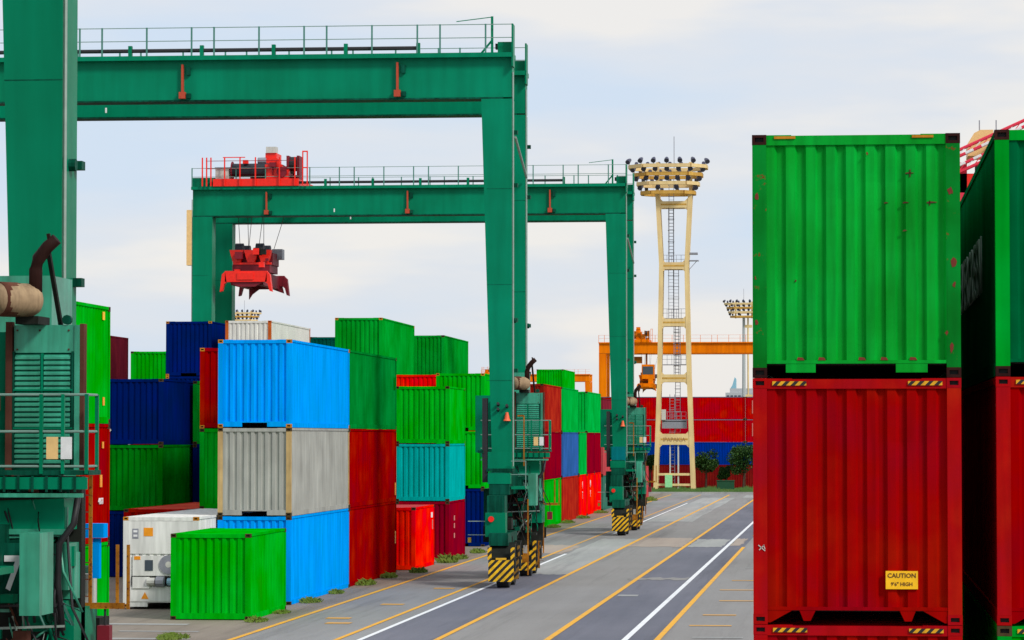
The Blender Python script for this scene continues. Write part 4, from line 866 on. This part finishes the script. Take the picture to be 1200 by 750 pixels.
# ------------------------------------------------------------------ floodlight towers
def tower(loc, label, sc_=1.0, big=True, group='floodlight towers of the yard'):
    t = thing('floodlight_tower', label, 'light tower', loc, 0, group)
    cr, gold = M['tower'], M['tower_gold']
    if big:
        prof = [(0, 2.2), (5.5, 2.0), (12, 1.78), (23.7, 1.56), (31.2, 1.95)]
        for sx in (-1, 1):
            for i in range(len(prof)-1):
                (z0, a), (z1, b) = prof[i], prof[i+1]
                w0 = .44; x = [sx*(a-w0), sx*a]; X = [sx*(b-w0), sx*b]
                for y in (0, 1.7):
                    MB().hexa([(x[0], y, z0), (x[1], y, z0), (x[1], y+.45, z0), (x[0], y+.45, z0), (X[0], y, z1), (X[1], y, z1), (X[1], y+.45, z1), (X[0], y+.45, z1)]).build('leg', cr, t)
                if i < 4:
                    MB().box(sx*(b-.35) if sx > 0 else sx*(b-.05), sx*(b-.05) if sx > 0 else sx*(b-.35), .45, 1.7, z1-.5, z1-.1).build('side_tie', cr, t)
        for z, h_, hw in ((30.1, .7, 1.6), (23.6, .75, 1.35), (17.6, .8, 1.4), (11.7, .8, 1.5), (5.25, 1.15, 1.68)):
            b_ = MB().box(-hw, hw, .04, .4, z-h_/2, z+h_/2).build('cross_beam', cr, t)
            MB().box(-hw+.25, hw-.25, .03, .05, z-.09, z+.09).build('recess_strip', gold, b_)
            for s_ in (-1, 1):
                for q in (-1, 1): MB().prism([(s_*hw, z+q*h_/2), (s_*(hw-.45), z+q*h_/2), (s_*(hw+.02), z+q*(h_/2+.45))], 'y', .06, .38).build('haunch', cr, b_)
            MB().box(-hw, hw, 1.75, 2.1, z-h_/2, z+h_/2).build('cross_beam', cr, t)
        for z in (1.55, .45): MB().box(-1.8, 1.8, .1, .3, z-.12, z+.12).build('lower_rail', cr, t)
        text_obj('lettering', 'IPAPAKIA', .62, M['text_brown'], t, (0, .035, 5.2), (R(90), 0, 0), .01, .92, .0)
        # ladder cage and platforms
        for z0, z1, x in ((.2, 10, -.25), (6, 17.4, .35), (12, 23.4, .2), (18, 30, -.35), (24, 33, -.3)):
            ld = MB().bar((x-.25, 1.1, z0), (x-.25, 1.1, z1), .06).bar((x+.25, 1.1, z0), (x+.25, 1.1, z1), .06).build('ladder', M['cage'], t)
            m = MB()
            for i in range(int((z1-z0)/.35)): m.bar((x-.25, 1.1, z0+i*.35), (x+.25, 1.1, z0+i*.35), .035)
            for i in range(int((z1-z0)/1.2)): m.tube([(x-.3, 1.1, z0+i*1.2+1), (x-.3, .6, z0+i*1.2+1), (x+.3, .6, z0+i*1.2+1), (x+.3, 1.1, z0+i*1.2+1)], .03, 4)
            m.build('ladder_cage', M['cage'], ld)['kind'] = 'stuff'
        for z in (8.0, 14.0, 18.9, 24.6):
            w_ = 1.25; g = MB().box(-w_, w_, .5, 1.7, z-.9, z-.82).build('landing', M['cage'], t)
            m = MB()
            for zz in (z-.3, z+.15): m.bar((-w_, .5, zz), (w_, .5, zz), .04)
            for i in range(6): m.bar((-w_+i*w_*.4, .5, z-.85), (-w_+i*w_*.4, .5, z+.15), .04)
            m.build('landing_rail', M['cage'], g)
        MB().box(-1.3, 1.3, .5, 1.0, 6.4, 7.3).build('equipment_box', M['cage'], t)
        MB().box(-1.35, -.9, .3, .8, 7.3, 8.4).build('siren', M['pale'], t)
        cb = MB().box(1.5, 2.6, .3, 1.2, 24.1, 24.2).box(1.6, 2.5, .3, 1.2, 24.8, 25.0).build('camera_arm', M['cage'], t)
        MB().bar((1.6, .5, 23.2), (2.4, .5, 24.1), .06).build('arm_brace', M['cage'], cb)
        m = MB().box(.35, .5, .2, .5, .0, 5).box(-.5, -.38, .2, .5, 1, 5).build('cable_duct', M['pale'], t)
        bx_ = MB().box(-.95, -.2, -.35, .05, .18, 1.5).build('meter_box', M['box_green'], t)
    else:
        MB().tube([(0, 1, 0), (0, 1, 31.5)], .35, 8, radii=[.55, .3]).build('pole', M['concrete_grey'], t)
        MB().tube([(.9, 1, 0), (.9, 1, 31.5)], .2, 6).build('pole', M['tower'], t)
        for z in (6, 14, 24, 29): MB().box(0, 1.8, .8, 1.2, z, z+.6).build('bracket', cr, t)
    # lamp tiers: ring frames, every floodlight a part
    for z, hw, nf in ((34.1, 4.0, 7), (33.25, 3.5, 7), (32.3, 3.15, 7), (31.35, 2.75, 4)):
        dp = hw*.75; y0 = 1.1-dp; y1 = 1.1+dp; c_ = hw*.62
        HO = -.62 if big else 0
        ring = [(-hw, 1.1-dp*.4), (-hw, 1.1+dp*.4), (-c_, y1), (c_, y1), (hw, 1.1+dp*.4), (hw, 1.1-dp*.4), (c_, y0), (-c_, y0)]
        fr = MB()
        for i in range(8):
            a, b = ring[i], ring[(i+1) % 8]
            fr.tube([(a[0]+HO, a[1], z), (b[0]+HO, b[1], z)], .26, 4)
        fr = fr.build('lamp_ring', gold if z in (33.25, 31.35) else cr, t)
        MB().box(-c_+HO, c_+HO, y0+.1, y0+.6, z-.05, z+.0).build('walkway', gold, fr)
        for i in range(nf):
            u = -1+2*i/(nf-1); x = u*(hw+.05)
            y = y0-.15 if abs(x) < c_ else y0-.15+(abs(x)-c_)/(hw-c_+1e-6)*(dp*.6)
            dx = u*.3; x += HO
            MB().tube([(x-dx*.2, y+.35, z+.78), (x+dx*.3, y, z+.62), (x+dx*.6, y-.22, z+.45)], .22, 10, radii=[.16, .25, .27]).build('floodlight', M['lamp'], t)
            MB().box(x-.04, x+.04, y, y+.12, z+.1, z+.6).build('lamp_bracket', M['pale'], t)
        for i in range(nf):
            u = -1+2*i/(nf-1); x = u*hw*.9+HO
            MB().tube([(x, y1+.1, z+.75), (x, y1+.5, z+.5)], .2, 8).build('floodlight', M['lamp'], t)
    for x in (-1.9, 1.6): MB().box(x, x+.35, .3, .6, 31, 34.6).build('head_post', cr, t)
    MB().bar((0, 1, 34), (0, 1, 37.4), .07).build('lightning_rod', M['cage'], t)
    return t
tower((-18.1, 333.5, 0), 'tall cream steel floodlight tower standing at the end of the road')
tower((-21.9, 680, 0), 'distant thin floodlight mast at the left edge of the near green container', big=False)
tower((-152.2, 790, 2.8), 'distant floodlight head just above the white container', big=False)

# ------------------------------------------------------------------ ship to shore crane
t = thing('ship_to_shore_crane', 'red and white boom of a quay crane behind the dark green container', 'crane', (16, 400, 0))
MB().prism([(-.6, 41), (2.6, 41), (2.6, 44.3), (1.0, 44.3), (.2, 43.9), (-.6, 42.6)], 'y', 2, 8).build('machinery_house', M['sts_cream'], t)
MB().prism([(1.2, 40.6), (3.4, 40.6), (3.4, 43.2), (2.2, 42.6)], 'y', .5, 2).build('grey_housing', M['concrete_grey'], t)
for x in (-2.0, 12.0):
    for y in (0, 14): MB().box(x, x+1.2, y, y+1.2, 0, 40).build('leg', M['boom_red'], t)
MB().box(-2, 1.5, 0, 1.2, 36.2, 38.6).build('cross_girder', M['trolley_red'], t)
MB().box(-2, 13.2, 0, 1.2, 30, 31.5).box(-2, 13.2, 14, 15.2, 30, 31.5).build('portal_beam', M['boom_red'], t)
MB().box(.2, 1.0, .2, .8, 38.7, 39.8).build('hoist_motor', M['drum'], t)
for k_, (dz, y) in enumerate(((0, 0), (.85, .2), (2.0, 0), (2.8, .2))):
    for i in range(14):
        x0 = -3.0+i*1.0; f_ = lambda x: 37.3+2.3*(1-0)*0+(x+3)*.42+dz
        MB().tube([(x0, y-.6, 38.2+(x0+3)*.45+dz), (x0+1.0, y-.6, 38.2+(x0+4)*.45+dz)], .21, 6).build('boom_tube', M['boom_red' if (i+k_//2) % 2 == 0 or k_ in (0, 3) else 'boom_white'], t)
for i in range(14):
    x0 = -3.0+i*1.0; z0 = 38.2+(x0+3)*.45
    MB().bar((x0, -.5, z0), (x0+1.0, -.5, z0+.45+.85), .1).build('boom_lacing', M['boom_red' if i % 2 else 'boom_white'], t); MB().bar((x0, -.5, z0+2.0), (x0+1.0, -.5, z0+.45+2.8), .1).build('boom_lacing', M['boom_white' if i % 2 else 'boom_red'], t)
for x in (.9, 3.0): MB().bar((x, 3, 43.5), (x, 3, 45.6), .14).build('aerial', M['cage'], t)

# ------------------------------------------------------------------ far buildings
t = thing('office_building', 'pale grey flat roofed building far behind the red container wall', 'building', (-50, 1500, 0))
MB().box(-7, 8, 0, 20, 0, 26.5).box(-5, 6, 1, 19, 26.5, 28.5).build('wall', M['concrete_grey'], t)
for r in range(6):
    for c in range(8): MB().box(-6.4+c*1.8, -5.2+c*1.8, -.1, .02, 3+r*4, 5.2+r*4).build('window', M['window_dark'], t)
t = thing('glass_tower', 'slim bluish glass tower rising behind the pale grey building', 'building', (-55.6, 1560, 0))
MB().prism([(-1.5, 0), (1.6, 0), (1.6, 34), (.9, 35), (-.3, 31), (-1.5, 29)], 'y', 0, 6).build('wall', M['glass_blue'], t)
for r in range(8): MB().box(-1.6, 1.7, -.1, .0, 3+r*3.3, 3.4+r*3.3).build('floor_band', M['concrete_grey'], t)

# ------------------------------------------------------------------ plants
def leaves(n, pts, size, flat=.6):
    vs, fs = [], []
    for (c, r) in pts:
        for _ in range(n):
            d = Vector((random.gauss(0, 1), random.gauss(0, 1), random.gauss(0, 1))).normalized()*r*random.random()**.4
            p = Vector(c)+Vector((d.x, d.y, d.z*.85)); a = Vector((random.uniform(-1, 1), random.uniform(-1, 1), random.uniform(-1, 1))).normalized(); b = a.cross(Vector((random.random(), random.random(), random.random()))).normalized()
            s = size*random.uniform(.6, 1.3); o = len(vs)
            vs += [p-a*s, p+b*s*flat, p+a*s, p-b*s*flat]; fs.append((o, o+1, o+2, o+3))
    return vs, fs
def tree(loc, label, h, r, group, lean=0):
    t = thing('tree', label, 'tree', loc, 0, group)
    tr = MB().tube([(0, 0, 0), (.05, 0, h*.25), (.02+lean, 0, h*.5), (lean*1.5, 0, h*.8)], .1, 8, radii=[.14, .1, .08, .03]).build('trunk', M['bark'], t)
    for i in range(6):
        a = i*1.05; MB().tube([(lean*.8, 0, h*(.36+.05*i)), (lean+math.cos(a)*r*.4, math.sin(a)*r*.4, h*(.5+.05*i)), (lean+math.cos(a)*r*.8, math.sin(a)*r*.8, h*(.58+.05*i))], .04, 5, radii=[.05, .035, .015]).build('limb', M['bark'], t)
    cl = [((lean+random.uniform(-.62, .62)*r, random.uniform(-.6, .6)*r, h*.62+random.uniform(-.55, .6)*r), r*random.uniform(.28, .48)) for _ in range(16)]
    cl.append(((lean, 0, h*.62), r*.55))
    mb = MB(); v, f = leaves(190, cl, .12); mb._add(v, f); v, f = leaves(130, cl[::2], .11); mb._add(v, f, 1)
    mb.build('crown', [M['leaf1'], M['leaf2']], t)
tree((-14.9, 336.5, .02), 'small round green tree between the light tower and the road end', 4.6, 1.5, 'small trees on the verge')
tree((-10.9, 336.0, .02), 'small broad tree at the left edge of the near red container', 4.5, 2.0, 'small trees on the verge', .2)
tree((-12.8, 337.5, .02), 'thin low shrubby tree between the two round trees', 2.6, .9, 'small trees on the verge')
tree((-20.9, 337.0, .02), 'dark little tree showing left of the light tower legs', 4.4, 1.1, 'small trees on the verge')
for i, (x, y) in enumerate(((-12.6, 331), )):
    t = thing('grit_bin', 'dark green box on the grass under the small trees', 'bin', (x, y, .02)); MB().box(-.9, .9, 0, .7, 0, .85).build('body', M['hedge_dark'], t); MB().box(-.95, .95, -.05, .75, .85, .95).build('lid', M['hedge_dark'], t)
mb = MB(); vs, fs = [], []
for i in range(9000):
    x = random.uniform(-26, -4); y = random.uniform(308.7, 314) if i % 3 else random.uniform(314, 336); h_ = random.uniform(.08, .32)*(1+.6*math.sin(x*1.7)); o = len(vs)
    vs += [(x, y, .02), (x+.07, y+.03, .02), (x+random.uniform(-.1, .1), y, .02+h_)]; fs.append((o, o+1, o+2))
mb._add(vs, fs).build('verge_grass', M['leaf2'])['kind'] = 'stuff'
# weeds at the feet of the containers
wd = [(-18.3, 84.9, .5, .22, 'weed tuft alone on the pavement in front of the small green container'), (-17.5, 93.0, .35, .2, 'weed tuft at the front corner of the small green container'), (-17.55, 97.5, .3, .15, 'weed tuft at the side of the small green container'),
      (-17.75, 104, .4, .25, 'weed tuft at the front corner of the blue ground container'), (-17.85, 110, .3, .22, 'weed tuft halfway along the blue ground container'), (-17.8, 116.5, .4, .3, 'weed tuft at the foot of the deep red ground container'),
      (-17.8, 122.5, .35, .28, 'weed tuft near the far end of the deep red ground container'), (-17.3, 127.3, .4, .3, 'weed tuft between the deep red and bright red containers'), (-17.4, 137.6, .5, .5, 'largest weed clump between the bright red and dark red containers'),
      (-17.3, 141.5, .35, .3, 'weed tuft in front of the dark red short container'), (-17.4, 149, .4, .3, 'weed tuft beyond the dark red short container'), (-17.7, 191, .5, .3, 'weed tuft at the foot of the green ground container right of the crane'),
      (-17.7, 201, .5, .3, 'weed tuft between the green and faded red ground containers'), (-17.7, 213, .5, .3, 'weed tuft at the end of the faded red ground container'), (-17.7, 228, .6, .3, 'weed tuft beside the bright red ground containers'),
      (-17.6, 250, .8, .5, 'weed clump beyond the grey green container'), (-17.0, 272, .9, .5, 'weed clump at the foot of the faded salmon container')]
for x, y, r, h_, lab in wd:
    vs, fs = [], []
    for _ in range(260):
        a = random.uniform(0, 6.28); q = r*random.random()**.6; px, py = x+q*math.cos(a)*.9, y+q*math.sin(a)*2.2; b = random.uniform(0, 6.28); l_ = h_*random.uniform(.4, 1)*(1.1-q/r*.6)
        o = len(vs); vs += [(px-.02*math.sin(b), py+.02*math.cos(b), .01), (px+.02*math.sin(b), py-.02*math.cos(b), .01), (px+math.cos(b)*l_*.35+.02, py+math.sin(b)*l_*.35, .01+l_*.7), (px+math.cos(b)*l_*.8, py+math.sin(b)*l_*.8, .01+l_*random.uniform(.5, 1))]
        fs.append((o, o+1, o+2)); fs.append((o, o+2, o+3))
    o = MB()._add(vs, fs).build('weed_tuft', M['weed']); tag(o, lab, 'weeds', 'weeds along the container feet')
